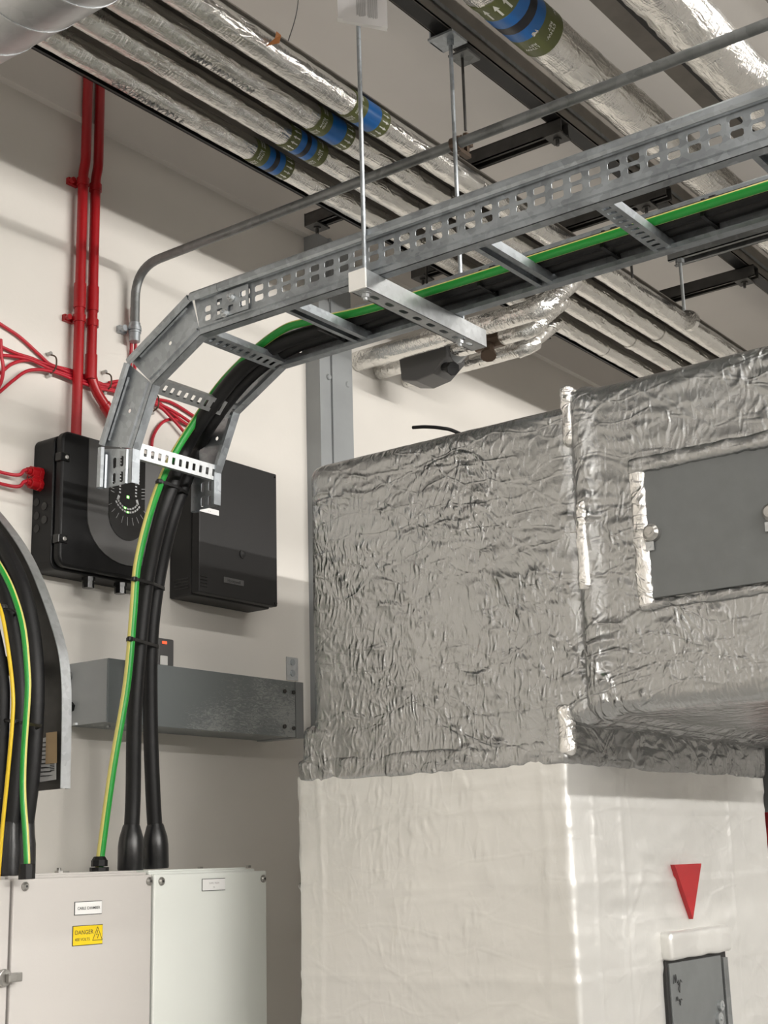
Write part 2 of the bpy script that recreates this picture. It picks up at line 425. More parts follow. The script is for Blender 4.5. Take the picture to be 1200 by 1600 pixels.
def d_low(p, n):
    t = noise.noise(p*4)*.005+noise.noise(p*14)*.0018+max(0, noise.noise(V((p.x*9, p.y*9, p.z*30)))-.2)*.004
    t += .0022*sum(near(p.y, c+.006*math.sin(p.z*7), .010) for c in (1.475, 2.06))+.0016*sum(near(p.z, c+.004*math.sin(p.x*6+p.y*8), .009) for c in (1.545, 1.70, 1.36))
    t += .0022*sum(near(p.x, c+.006*math.sin(p.z*8), .010) for c in (2.60, 2.72, 3.28))
    if p.z > 1.745 or (p.x > 2.74 and 1.36 < p.z < 1.545): t += .0016
    return t
mf = [M['foil'], M['foil_tape'], M['foil_flat']]
YC = 1.417       # corner line of the lower duct
up = K('insulated_duct', 'upper horizontal duct wrapped in crumpled silver foil, below the ladder', 'duct', loc=(3.0, 1.3, 1.80))
up.part(lattice_box((XD, 1.345, 1.862), (3.55, 2.085, 2.535), .035, .010, d_left), 'foil_wrap', M['foil'], smooth=50)
up.part(lattice_box((XD-.001, 1.412, 1.79), (3.54, 2.108, 1.91), .018, .010, d_left), 'foil_wrap', M['foil'], smooth=50, label='short lower band over the riser')
up.part(lattice_box((XD-.012, .80, 1.872), (3.55, 1.365, 2.558), .04, .0115, d_right), 'foil_wrap', M['foil'], smooth=50, label='deeper end section with a raised flange edge')
# crumpled skirt where the upper duct is taped to the riser
def d_skirt(p, n): return crumple(p, 1.6)*.009
up.part(lattice_box((XD-.004, YC-.006, 1.782), (3.53, 2.118, 1.832), .010, .0085, d_skirt), 'foil_skirt', M['foil'], smooth=45)
# bright tape over the flange ridge
def d_tape(p, n): return crumple(p, 2.2)*.007
up.part(lattice_box((XD-.027, 1.325, at(903, 922, X=XD-.02).z), (XD+.0, 1.347, at(896, 785, X=XD-.02).z), .008, .006, d_tape), 'foil_tape', M['foil_tape'], smooth=45, label='bright vertical tape strip on the flange ridge')
up.part(lattice_box((XD-.014, 1.345, 2.44), (XD+.03, 1.372, 2.570), .012, .006, d_tape), 'foil_tape', M['foil_tape'], smooth=45, label='bunched tape lump on the top edge')
up.part(lattice_box((XD-.008, 1.398, 1.80), (XD+.02, 1.428, 1.90), .010, .006, d_tape), 'foil_tape', M['foil_tape'], smooth=45, label='bunched tape on the lower corner')
low = K('insulated_duct', 'lower vertical duct riser wrapped in smooth silver foil, beside the cabinets', 'duct', loc=(3.0, 1.7, 0))
low.part(lattice_box((XD, YC, 1.08), (3.52, 2.125, 1.80), .012, .0075, d_low), 'foil_wrap', M['foil_flat'], smooth=50)
low.part(MB().box((XD+.003, YC+.003, 0), (3.517, 2.122, 1.10)), 'lower_casing', M['foil_flat'])

# upper access door, steel plate with cam knobs in a taped foil frame
dx = XD-.020
a0 = at(1004, 735, X=dx); a1 = at(1019, 935, X=dx); yR = .925; zt = a0.z; zb = a1.z
door = up.part(MB().box((dx, yR, zb), (dx+.02, a0.y, zt)), 'access_door', M['doorgrey'], bevel=.002, label='dark grey steel access door')
def frame(lo, hi): return lattice_box(lo, hi, .008, .007, d_tape)
up.part(frame((dx-.004, a0.y-.001, zb-.015), (dx+.03, a0.y+.030, zt+.012)), 'door_surround', M['foil_tape'], smooth=45, label='shiny tape border left of the door')
up.part(frame((dx-.008, yR-.04, zt-.003), (dx+.03, a0.y+.03, zt+.026)), 'door_surround', M['foil'], smooth=45)
up.part(frame((dx-.002, yR-.04, zb-.020), (dx+.03, a0.y+.03, zb-.003)), 'door_surround', M['foil'], smooth=45)
up.part(frame((dx-.004, yR-.04, zb-.03), (dx+.03, yR+.001, zt+.02)), 'door_surround', M['foil'], smooth=45)
for (px, py) in ((1017, 832), (1204, 800)):
    c = at(px, py, X=dx-.01)
    kn = up.part(MB().cyl(c+V((.012, 0, 0)), c+V((-.002, 0, 0)), .017, 20).cyl(c+V((-.002, 0, 0)), c+V((-.008, 0, 0)), .017, 20, r2=.011)
                 .cyl(c+V((-.008, 0, 0)), c+V((-.010, 0, 0)), .005, 12), 'cam_knob', M['screw'], parent=door, smooth=35)
    c = c+V((0, .006, -.026))
    up.part(MB().cbox(c+V((.004, 0, 0)), (.003, .017, .018)).cyl(c+V((.003, 0, 0)), c+V((0, 0, 0)), .0035, 10), 'latch_tab', M['galv_bright'], parent=door)

# lower duct: access door, projecting taped lip, red triangle
fy = YC
p = at(1036, 1499, Y=fy-.003); q = at(1130, 1489, Y=fy-.003)
x0, x1, z1 = p.x, q.x, (p.z+q.z)/2
ld = low.part(MB().box((x0+.01, fy-.012, .95), (x1-.035, fy+.01, z1-.006)), 'access_door', M['doorgrey'], bevel=.0015, label='small dark grey access door under the red triangle')
low.part(MB().box((x0-.002, fy-.008, .94), (x1, fy+.012, z1)), 'door_frame', M['black_steel'])
low.part(MB().box((x1-.03, fy-.016, .95), (x1-.006, fy+.01, z1-.012)), 'door_hinge', M['galv_dull'], bevel=.001)
low.part(lattice_box((x0-.004, fy-.026, z1+.001), (x1+.004, fy+.01, z1+.060), .009, .008, lambda p, n: noise.noise(p*20)*.003), 'door_lip', M['foil_flat'], smooth=50, label='thick foil lip projecting above the small door')
for i, (px, py) in enumerate(((1129, 1571), (1127, 1592))):
    c = at(px, py, Y=fy-.02)
    low.part(MB().cyl(c+V((0, .008, 0)), c, .011 if i == 0 else .014, 16).cyl(c, c+V((0, -.004, 0)), .004, 10), 'cam_knob', M['galv_bright'], parent=ld, smooth=40)
sc_ = [(0, .012), (.004, .03), (.008, .014), (.012, .03), (.017, .012), (.024, .018), (.02, .008), (.03, .012), (.026, -.008), (.02, .0), (.034, .018), (.04, .012)]
o_ = V((x0+.022, fy-.0135, z1-.06))
low.part(MB().tube([o_+V((a, 0, b)) for a, b in sc_], .0008, 5), 'pen_mark', M['ink'], parent=ld)
low.part(MB().tube([o_+V((.004+a*.8, 0, b*.5-.03)) for a, b in sc_], .0007, 5), 'pen_mark', M['ink'], parent=ld)
t3 = [at(1054, 1351, Y=fy-.012), at(1096, 1350, Y=fy-.012), at(1083, 1436, Y=fy-.012)]
t3[1].z = t3[0].z
low.part(MB().add(t3+[v+V((0, .012, 0)) for v in t3], [(0, 1, 2), (5, 4, 3), (0, 3, 4, 1), (1, 4, 5, 2), (2, 5, 3, 0)]), 'triangle_sticker', M['redtape'], label='red downward pointing triangle')
tg = [at(463, 1385+a, X=XD, ) for a in (0,)][0]
low.part(MB().cyl((XD+.03, 2.12, tg.z), (XD+.03, 2.142, tg.z), .003, 8).cyl((XD+.03, 2.138, tg.z), (XD+.03, 2.142, tg.z), .009, 10), 'insulation_pin', M['screw'])
# thin black cable resting on the upper duct
pts = [at(645, 668, X=2.72), at(665, 667, X=2.72), at(690, 669, X=2.72), at(715, 676, X=2.74)]
pts.append(V((2.78, pts[-1].y-.10, 2.545)))
tag(MB().tube(spline(pts), .0045, 8).build('loose_cable', M['cable'], smooth=60), 'short black cable end sticking out over the top of the foil duct', 'cable')
# grey duct piece beyond
g = K('plain_duct', 'bare dark grey steel duct end behind the foil riser at the right edge', 'duct', loc=(3.9, 1.75, 1.5))
g.part(MB().box((3.62, 1.40, 1.72), (4.5, 1.95, 1.93)), 'casing', M['doorgrey'], bevel=.004)
g.part(MB().box((3.60, 1.38, 1.70), (3.63, 1.97, 1.95)), 'flange', M['doorgrey'], bevel=.002)
g.part(MB().box((4.0, 1.6, 0), (4.06, 1.66, 1.72)), 'leg', M['redtape'], label='red support leg')

# ---------------------------------------------------------------- wall mounted electrical cabinets
FC = 2.40
cabs = [(1.520, 1.914, 'leftmost electrical cabinet with a lock, cut off by the left edge', 'paint_beige'),
        (1.921, 2.311, 'beige electrical cabinet with the yellow danger plate', 'paint_beige'),
        (2.318, 2.703, 'pale green-white electrical cabinet at the right end of the row', 'paint_green')]
cabs_o = []
for i, (xa, xb, lab, pm) in enumerate(cabs):
    zt = 1.587
    k = K('electrical_cabinet', lab, 'cabinet', loc=((xa+xb)/2, 2.57, 0))
    b0 = xb-.024 if i == 2 else xb
    k.part(MB().box((xa, FC+.018, .35), (b0, W-.012, zt+.006)), 'body', M[pm], bevel=.003)
    d = k.part(MB().box((xa, FC, .36), (xb, FC+.017, zt)), 'door', M[pm], bevel=.004)
    k.part(MB().box((xa+.004, FC+.012, .37), (b0-.004, FC+.022, zt-.004)), 'gasket', M['gap'])
    k.part(MB().box((xa+.01, FC+.03, zt+.002), (b0-.02, W-.03, zt+.0095)), 'gland_plate', M[pm], bevel=.001)
    k.part(MB().box((xa+.05, FC+.10, 0), (xb-.05, W-.05, .35)), 'plinth', M['gap'])
    if i == 0:
        c = at(9, 1528, Y=FC-.012)
        h = k.part(MB().cyl(c+V((0, .012, 0)), c, .017, 16).cbox(c+V((.016, -.006, 0)), (.034, .012, .018)), 'lock_handle', M['screw'], parent=d, bevel=.002)
        px_scr = []
    elif i == 1: px_scr = [(39, 1385), (233, 1377)]
    else: px_scr = [(252, 1377), (411, 1373)]
    for (px, py) in px_scr:
        c = at(px, py, Y=FC)
        k.part(MB().cyl(c, c+V((0, -.0025, 0)), .0095, 18).cyl(c+V((0, -.0025, 0)), c+V((0, -.0065, 0)), .0085, 18, r2=.005).cyl(c+V((0, -.0064, 0)), c+V((0, -.0068, 0)), .0028, 6, mi=1),
               'door_screw', [M['screw'], M['ink']], parent=d, smooth=35)
    def plate(pa, pb, m, name, th=.0025, lab=None):
        a = at(*pa, Y=FC-th); b = at(*pb, Y=FC-th)
        o = k.part(MB().box((a.x, FC-th, b.z), (b.x, FC, a.z)), name, m, parent=d, bevel=.0004, label=lab)
        k.part(MB().box((a.x-.0012, FC-.0012, b.z-.0012), (b.x+.0012, FC-.0001, a.z+.0012)), 'plate_edge', M['gap'], parent=d)
        return o, a, b
    def put(txt, size, x, z, m=M['ink'], th=.0025, al='CENTER', bold=0, nm='lettering'):
        return k.part(text_mb(txt, size, (x, FC-th-.0004, z), (1, 0, 0), (0, 0, 1), al, bold=bold), nm, m, parent=d)
    if i == 1:
        _, a, b = plate((118, 1410), (159, 1427), M['label'], 'name_plate', lab='white plate reading CABLE CHAMBER')
        put('CABLE CHAMBER', .0082, (a.x+b.x)/2, (a.z+b.z)/2-.0028, bold=.0001)
        _, a, b = plate((115, 1448), (160, 1474), M['warning'], 'warning_plate', lab='yellow danger 400 volts plate')
        wd = b.x-a.x; ht = a.z-b.z
        put('DANGER', .0128, a.x+wd*.045, b.z+ht*.56, al='LEFT')
        put('400 VOLTS', .0088, a.x+wd*.05, b.z+ht*.22, al='LEFT')
        tc = V((a.x+wd*.82, FC-.0029, b.z+ht*.5)); R = wd*.165
        tri = [tc+V((0, 0, R*1.2)), tc+V((R, 0, -R*.85)), tc+V((-R, 0, -R*.85))]
        m2 = MB()
        for j in range(3): m2.tube([tri[j], tri[(j+1) % 3]], .0006, 5)
        m2.tube([tc+V((.001, 0, R*.65)), tc+V((-.003, 0, -.001)), tc+V((.003, 0, .001)), tc+V((0, 0, -R*.6))], .0007, 5)
        k.part(m2, 'warning_symbol', M['ink'], parent=d)
    if i == 2:
        _, a, b = plate((317, 1374), (352, 1390), M['label'], 'name_plate', lab='small white plate with faint lettering')
        put('SUPPLY FROM', .0055, (a.x+b.x)/2, (a.z+b.z)/2+.0015, M['inkgrey'])
        put('01', .006, (a.x+b.x)/2, (a.z+b.z)/2-.008, M['inkgrey'])
    cabs_o.append(k)
# eye nuts on the cabinet tops
for (px, py, j) in ((92, 1364, 1), (5, 1366, 0)):
    c = at(px, py, Y=2.47); c.z = 1.593
    cabs_o[j].part(MB().cyl(c+V((0, 0, 0)), c+V((0, 0, .008)), .010, 6).cyl(c+V((0, 0, .008)), c+V((0, 0, .014)), .005, 10).cbox(c+V((.016, 0, .004)), (.02, .008, .006)), 'lifting_nut', M['screw'])
for px in (313, 388):
    c = at(px, 1358, Y=2.62); c.z = 1.595
    cabs_o[2].part(MB().cyl(c, c+V((0, 0, .006)), .008, 6), 'top_bolt', M['screw'])

# ---------------------------------------------------------------- steel trunking along the wall
TY = 2.60
t = K('steel_trunking', 'grey steel trunking with white scuffs on the wall behind the black cables', 'trunking', loc=(2.7, 2.67, 1.95))
zt, zb = 2.108, 1.950
t.part(MB().box((2.345, TY+.002, zb+.002), (3.055, W, zt-.002)), 'body', M['scuffed'], bevel=.001)
t.part(MB().box((2.347, TY-.0005, zb), (3.055, TY+.006, zt)), 'cover', M['scuffed'], bevel=.001)
t.part(MB().box((3.058, TY-.001, zb-.001), (3.092, W, zt+.001)), 'coupler', M['grey_paint'], bevel=.001)
t.part(MB().box((2.343, TY+.001, zb+.001), (2.346, W, zt-.001)), 'end_cap', M['grey_paint'])
for px, py in ((445, 1080), (445, 1135), (459, 1082), (459, 1138)):
    c = at(px, py, Y=TY-.002)
    t.part(MB().cyl(c+V((0, .002, 0)), c+V((0, -.002, 0)), .006, 10), 'cover_screw', M['dark_steel'])
for (px, py) in ((108, 1057), (112, 1105)):
    c = at(px, py, X=2.343)
    t.part(MB().cyl(c+V((.0, 0, 0)), c+V((-.02, 0, 0)), .013, 6 if py > 1080 else 16).cyl(c+V((-.02, 0, 0)), c+V((-.045, 0, 0)), .010, 14), 'cable_gland', M['plastic'] if py > 1080 else M['galv_dull'])
for px in (118, 170):
    c = at(px, 1131, Y=2.66); c.z = zb
    t.part(MB().cyl(c, c+V((0, 0, -.005)), .006, 6), 'fixing_bolt', M['galv_bright'])
# grey strut post on the wall behind the ducts
p = K('wall_column', 'tall grey painted steel column on the wall behind the ladder bend', 'column', loc=(3.46, 2.72, 0))
xa = at(478, 600, Y=W).x; _c = at(500, 600, Y=W); YF = xa/(_c.x/W); xm = at(520, 600, Y=YF).x; xb = at(551, 600, Y=YF).x
p.part(MB().box((xa, YF, 0), (xa+.004, W, BH)), 'left_flange', M['grey_paint'])
p.part(MB().box((xa+.004, YF+.002, 0), (xm, YF+.010, BH)).box((xm-.008, YF-.006, 0), (xm+.001, YF+.010, BH)), 'side_strip', M['grey_paint'], bevel=.001)
p.part(MB().box((xm+.003, YF, 0), (xb, W, BH)), 'face_plate', M['grey_paint'], bevel=.002)
for (px, py) in ((514, 589), (543, 601), (1010/3+180, 470)):
    c = at(px, py, Y=YF)
    p.part(MB().cyl(c, c+V((0, -.004, 0)), .011, 14, r2=.008), 'bolt_head', M['grey_paint'], smooth=40)
# fused spur plate and small bracket plate
s = K('switch_plate', 'small grey switch plate with a red neon above the trunking', 'switch', loc=(2.6, W, 2.1))
a = at(247, 996, Y=W-.008); b = at(271, 1040, Y=W-.008)
s.part(MB().box((a.x, W-.01, b.z-.03), (b.x, W-.0005, a.z)), 'plate', M['midgrey'], bevel=.004)
c = at(257, 1004, Y=W-.011); s.part(MB().cbox(c, (.016, .003, .007)), 'neon_indicator', M['ledr'])
c = at(256, 1032, Y=W-.012); s.part(MB().cbox(c, (.026, .006, .026)), 'rocker', M['white'], bevel=.002)
s = K('conduit_bracket', 'small perforated metal bracket plate on the wall at the trunking end', 'bracket', loc=(3.2, W, 2.15))
a = at(448, 1026, Y=W-.003); b = at(466, 1064, Y=W-.003)
s.part(MB().box((a.x, W-.003, b.z), (b.x, W-.0003, a.z)), 'plate', M['galv_bright'])
for py in (1035, 1052):
    c = at(457, py, Y=W-.003); s.part(MB().cyl(c, c+V((0, -.003, 0)), .010, 12), 'screw', M['galv'])

# ---------------------------------------------------------------- smoke aspirating detector unit
def rrect(x0, x1, z0, z1, r, n=5):
    out = []
    for cx, cz, a0 in ((x1-r, z0+r, -90), (x1-r, z1-r, 0), (x0+r, z1-r, 90), (x0+r, z0+r, 180)):
        for j in range(n+1):
            t_ = math.radians(a0+90*j/n); out.append((cx+r*math.cos(t_), cz+r*math.sin(t_)))
    return out
F = W-.105
lx0, lx1, lz0, lz1 = 2.216, 2.575, 2.325, 2.672
u = K('smoke_detector_unit', 'wide black smoke detector box with curved grey front and green lights', 'detector', loc=(2.39, W, 2.32))
u.part(MB().prism(rrect(lx0, lx1, lz0, lz1, .022), 'y', F+.028, W), 'housing', M['plastic'], smooth=35, bevel=.003)
body = u.part(MB().prism(rrect(lx0+.004, lx1-.004, lz0+.006, lz1+.008, .026), 'y', F, F+.026), 'front_cover', M['plastic'], smooth=35, bevel=.006)
# grey U shaped panel
cx = at(197, 780, Y=F).x; gl = at(137, 760, Y=F).x; gr = 2*cx-gl+.012
zb_ = at(208, 886, Y=F).z; hw = (gr-gl)/2; gx = (gl+gr)/2; gz = zb_+hw*.80
U = [(gl, lz1+.003), (gl, gz)]+[(gx-hw*math.cos(t_), gz-hw*.80*math.sin(t_)) for t_ in [math.pi*j/16 for j in range(1, 16)]]+[(gr, gz), (gr, lz1+.003)]
u.part(MB().prism(U, 'y', F-.003, F+.004), 'overlay_panel', M['midgrey'], label='grey U shaped front panel')
hx = (at(224, 780, Y=F).x-at(168, 780, Y=F).x)/2; dzb = at(200, 846, Y=F).z; dz0 = dzb+hx
D = [(cx-hx, lz1-.02), (cx-hx, dz0)]+[(cx-hx*math.cos(t_), dz0-hx*math.sin(t_)) for t_ in [math.pi*j/16 for j in range(1, 16)]]+[(cx+hx, dz0), (cx+hx, lz1-.02)]
disp = u.part(MB().prism(D, 'y', F-.0045, F+.0), 'display_window', M['display'])
tk = MB(); ld_ = MB(); yq = F-.005
oc = V((cx+.002, yq, at(193, 776, Y=F).z))
def dash(c, wd, h, ang, mb_):
    c = oc+(c-oc)*1.28; wd *= 1.25; h *= 1.25
    ca, sa = math.cos(ang), math.sin(ang)
    pts_ = [(-wd/2, -h/2), (wd/2, -h/2), (wd/2, h/2), (-wd/2, h/2)]
    mb_.add([c+V((x*ca-z*sa, 0, x*sa+z*ca)) for x, z in pts_], [(0, 1, 2, 3)])
for j in range(17):
    z = oc.z+.006+j*.0068
    for sx in (-1, 1):
        dash(V((oc.x+sx*.022, yq, z)), .005, .0032, 0, tk)
        if j > 3 and sx > 0: dash(V((oc.x+sx*.029, yq, z)), .004, .0026, 0, tk)
for rr, nn in ((.031, 9), (.038, 11)):
    for j in range(nn):
        a_ = math.radians(-90+(j-(nn-1)/2)*(110/(nn-1)))
        c = oc+V((rr*math.cos(a_), 0, rr*math.sin(a_)+.006))
        dash(c, .0055, .0038, a_+math.pi/2, ld_ if j == nn//2-(1 if rr < .035 else 0) else tk)
for sx in (-1, 1): dash(oc+V((sx*.026, 0, -.006)), .006, .011, sx*.35, tk)
for j in range(9):
    a_ = math.radians(-90+(j-4)*15); c = oc+V((.055*math.cos(a_), 0, .055*math.sin(a_)+.004)); dash(c, .0008, .018-.002*abs(j-4), a_+math.pi/2, tk)
for sx in (-1, 1):
    for j in range(4): dash(oc+V((sx*.042, 0, .004+j*.007)), .010, .0009, sx*.2, tk)
dash(oc, .0065, .0055, 0, ld_)
u.part(tk, 'scale_marks', M['tick'], parent=disp); u.part(ld_, 'status_led', M['led'], parent=disp)
u.part(text_mb('FAAST', .017, (at(210, 872, Y=F).x, F-.0034, at(210, 872, Y=F).z), (1, 0, 0), (0, 0, 1), bold=.0004), 'lettering', M['ink'])
for (px, py) in ((97, 713), (94, 841)):
    c = at(px, py, Y=F); c.x = lx0+.012
    u.part(MB().cbox(c+V((0, .008, 0)), (.030, .022, .022)).cyl(c+V((.004, -.002, 0)), c+V((.004, -.006, 0)), .006, 10, mi=1), 'latch', [M['display'], M['screw']], bevel=.002)
for (px, py) in ((138, 912), (188, 916)):
    c = at(px, py, Y=W-.06); c.z = lz0
    u.part(MB().cyl(c, c+V((0, 0, -.010)), .017, 8).cyl(c+V((0, 0, -.010)), c+V((0, 0, -.028)), .015, 8), 'cable_gland', M['display'])
for (px, py) in ((57, 785), (69, 791), (57, 806), (69, 812), (57, 826)):
    c = at(px, py, X=lx0-.001)
    u.part(MB().cyl(c+V((.002, 0, 0)), c+V((-.0006, 0, 0)), .0105, 16), 'knockout', M['display'])
# the power supply box to its right
F2 = W-.115; hx0, hx1, hz0, hz1 = 2.70, at(433, 900, Y=F2).x, at(433, 950, Y=F2).z, at(433, 742, Y=F2).z
h = K('power_supply_box', 'plain square black box with a small name plate, right of the detector', 'box', loc=((hx0+hx1)/2, W, hz0))
h.part(MB().box((hx0, F2+.030, hz0), (hx1, W, hz1)), 'back_box', M['charcoal'], bevel=.004)
hc = h.part(MB().box((hx0-.001, F2, hz0+.004), (hx1+.001, F2+.028, hz1+.001)), 'front_cover', M['charcoal'], bevel=.003)
c = at(379, 866, Y=F2)
h.part(MB().cyl(c, c+V((0, -.003, 0)), .013, 18).cyl(c+V((0, -.003, 0)), c+V((0, -.006, 0)), .010, 18, r2=.004), 'keyhole_cover', M['charcoal'], parent=hc, smooth=40)
a = at(350, 901, Y=F2-.002); b = at(381, 916, Y=F2-.002)
h.part(MB().box((a.x, F2-.002, b.z), (b.x, F2, a.z)), 'name_plate', M['midgrey'], parent=hc)
h.part(text_mb('Honeywell', .0125, ((a.x+b.x)/2, F2-.0024, (a.z+b.z)/2-.0045), (1, 0, 0), (0, 0, 1), 'CENTER', bold=.0003), 'lettering', M['ink'], parent=hc)
a = at(312, 790, Y=F2-.001); b = at(342, 806, Y=F2-.001)
h.part(MB().box((a.x, F2-.0012, b.z), (b.x, F2, a.z)), 'rating_label', M['label'], parent=hc)
h.part(text_mb('- -', .012, ((a.x+b.x)/2, F2-.0016, (a.z+b.z)/2-.004), (1, 0, 0), (0, 0, 1), 'CENTER'), 'lettering', M['ink'], parent=hc)
vs = MB()
for j in range(4):
    vs.box((hx0-.0008, F2+.04, hz0+.02+j*.009), (hx0+.001, W-.02, hz0+.0235+j*.009)).box((hx0+.004, F2-.0008, hz0+.02+j*.009), (hx0+.03, F2+.0, hz0+.0225+j*.009))
h.part(vs, 'vent_slots', M['display'])
h.part(MB().cyl((hx1-.008, F2, hz0+.012), (hx1-.008, F2-.003, hz0+.012), .005, 8).cyl((hx1-.008, F2, hz1-.01), (hx1-.008, F2-.002, hz1-.01), .003, 8), 'cover_screw', M['display'])

# ---------------------------------------------------------------- red conduits and red cables on the wall
RY = W-.030
def red_tube(pts, r=.0138): return MB().tube(pts, r, 16)
c1 = K('red_conduit', 'straight red conduit, left of the vertical pair, running down into the detector', 'conduit', 'red conduits on the wall', loc=(2.325, RY, 2.67))
xa = 2.327
c1.part(red_tube(fillet([(xa, RY, 2.676), (xa, RY, 3.46), (xa, RY-.009, 3.49), (xa, RY-.009, CEIL-.01)], .03)), 'tube', M['red'], smooth=60)
c1.part(MB().cyl((xa, RY, 3.06), (xa, RY, 3.13), .0165, 18), 'coupler', M['red'], smooth=40)
c2 = K('red_conduit', 'red conduit, right of the vertical pair, that bends away behind the ladder rail', 'conduit', 'red conduits on the wall', loc=(2.37, RY, 2.8))
xb = 2.372
pth = fillet([(xb, RY-.009, CEIL-.01), (xb, RY-.009, 3.49), (xb, RY, 3.46), (xb, RY, 2.86), (2.50, RY, 2.74), (2.545, RY, 2.66)], .05)
c2.part(red_tube(pth), 'tube', M['red'], smooth=60)
c2.part(MB().cyl((xb, RY, 3.065), (xb, RY, 3.135), .0165, 18), 'coupler', M['red'], smooth=40)
c2.part(MB().cyl((xb+.0, RY, 2.87), (xb, RY, 2.94), .0162, 18), 'coupler', M['red'], smooth=40)
c2.part(MB().cyl((xb+.05, RY, 2.813), (xb+.095, RY, 2.771), .0165, 18), 'coupler', M['red'], smooth=40)
for j, z in enumerate((3.03, 3.43)):
    s = K('conduit_saddle', ('lower' if j == 0 else 'upper')+' red saddle clip holding the pair of red conduits to the wall', 'clip', 'conduit saddles', loc=(2.35, W, z))
    for x in (xa, xb):
        s.part(MB().cyl((x, RY, z-.010), (x, RY, z+.010), .0175, 18), 'clip_ring', M['red'], smooth=40)
    s.part(MB().box((xa-.034, W-.012, z-.009), (xa, W, z+.009)).cyl((xa-.026, W-.012, z), (xa-.026, W-.024, z), .008, 10), 'clip_foot', M['red'])
def redcable(px, lab, r=.0046, ys=None):
    pts_ = [at(x, y, Y=W-.008-(ys[i] if ys else 0)) for i, (x, y) in enumerate(px)]
    return tag(MB().tube(spline(pts_, 6), r, 8).build('red_cable', M['redc'], smooth=60), lab, 'cable', 'red fire alarm cables')
dz = .012
redcable([(-30, 484), (0, 506), (30, 526), (60, 553), (80, 570), (115, 580), (150, 596), (175, 606)], 'red cable sloping down from the far left edge, highest of the fan', ys=[0]*8)
redcable([(-30, 528), (0, 541), (25, 552), (50, 560), (80, 573), (118, 584), (150, 599), (180, 603), (240, 622), (270, 630), (310, 655)], 'red cable second from the top in the left fan', ys=[.0]*11)
redcable([(-30, 556), (0, 555), (30, 558), (50, 563), (80, 577), (118, 590), (150, 602), (180, 610), (240, 628), (275, 645), (305, 665)], 'red cable crossing the middle of the left fan', ys=[.008]*11)
redcable([(-30, 602), (0, 583), (20, 568), (45, 563), (80, 571), (118, 587), (150, 603)], 'red cable rising from the left edge then joining the cleat', ys=[.004]*7)
redcable([(-30, 635), (0, 612), (20, 595), (45, 579), (80, 580), (118, 594), (150, 606), (180, 612), (240, 630), (270, 655), (300, 690)], 'lowest red cable of the left fan', ys=[.012]*11)
redcable([(1, 530), (2, 555), (5, 575), (2, 596), (-6, 612)], 'short red cable crossing the fan at the very left edge', ys=[.016]*5)
redcable([(200, 660), (215, 640), (240, 627), (262, 640), (290, 662), (310, 668)], 'red cable curving over to the black cable bundle', ys=[.004]*6)
redcable([(236, 706), (240, 680), (254, 660), (272, 655), (290, 662)], 'red cable looping down behind the lowest ladder rung', ys=[.0]*5)
redcable([(206, 480), (206, 520), (204, 560), (200, 590), (170, 598)], 'left red cable dropping out of the galvanised conduit', ys=[.016, .012, 0, 0, 0])
redcable([(212, 480), (212, 520), (211, 560), (206, 588), (172, 604)], 'right red cable dropping out of the galvanised conduit', ys=[.016, .012, .004, .004, .004])
for j, (px, py, lab) in enumerate(((78, 570, 'metal cable cleat pinning the red cables left of the conduits'), (164, 598, 'metal cable cleat pinning the red cables between conduit bend and ladder'), (238, 630, 'metal cable cleat pinning the red cables behind the ladder bend'))):
    c = at(px, py, Y=W-.010)
    k = K('cable_cleat', lab, 'clip', 'cable cleats', loc=(c.x, W, c.z))
    k.part(MB().tube(spline([c+V((-.002, .006, .030)), c+V((0, -.020, .018)), c+V((0, -.026, 0)), c+V((0, -.020, -.018)), c+V((-.002, .006, -.030))], 5), .0022, 6), 'strap', M['brass'])
    for sz in (-1, 1): k.part(MB().cyl(c+V((-.002, .008, sz*.030)), c+V((-.002, -.006, sz*.030)), .0055, 10), 'screw', M['screw'])
# two red cables into glands on the detector's left side
for j, (y0_, x_, gy, px2, lab) in enumerate(((735, 742, 745, 72, 'upper red cable plugged into the left side of the detector'), (753, 762, 762, 60, 'lower red cable plugged into the left side of the detector'))):
    gp = at(48 if j == 0 else 50, gy, X=lx0); gp.y = max(min(gp.y, W-.03), W-.07)
    gp.x = lx0
    e0 = at(-30, y0_-6, Y=W-.02); e1 = at(10, y0_+5, Y=W-.02); e2 = at(30, y0_+7, Y=W-.03)
    k = K('red_cable', lab, 'cable', 'red fire alarm cables', loc=(gp.x-.1, W, gp.z))
    k.part(MB().tube(spline([e0, e1, e2, gp+V((-.05, 0, 0)), gp+V((-.02, 0, 0))], 6), .0046, 8), 'sheath', M['redc'], smooth=60)
    k.part(MB().cyl(gp, gp+V((-.012, 0, 0)), .0165, 8).cyl(gp+V((-.012, 0, 0)), gp+V((-.034, 0, 0)), .0145, 8).cyl(gp+V((-.034, 0, 0)), gp+V((-.045, 0, 0)), .009, 10), 'gland', M['red'], bevel=.001)
gp = at(62, 748, X=lx0-.0); gp.x = lx0
u.part(MB().cyl(gp, gp+V((-.010, 0, 0)), .017, 8).cyl(gp+V((-.010, 0, 0)), gp+V((-.030, 0, 0)), .015, 8).cyl(gp+V((-.030, 0, 0)), gp+V((-.031, 0, 0)), .008, 10, mi=1), 'cable_gland', [M['red'], M['ink']], bevel=.001, label='empty red gland')
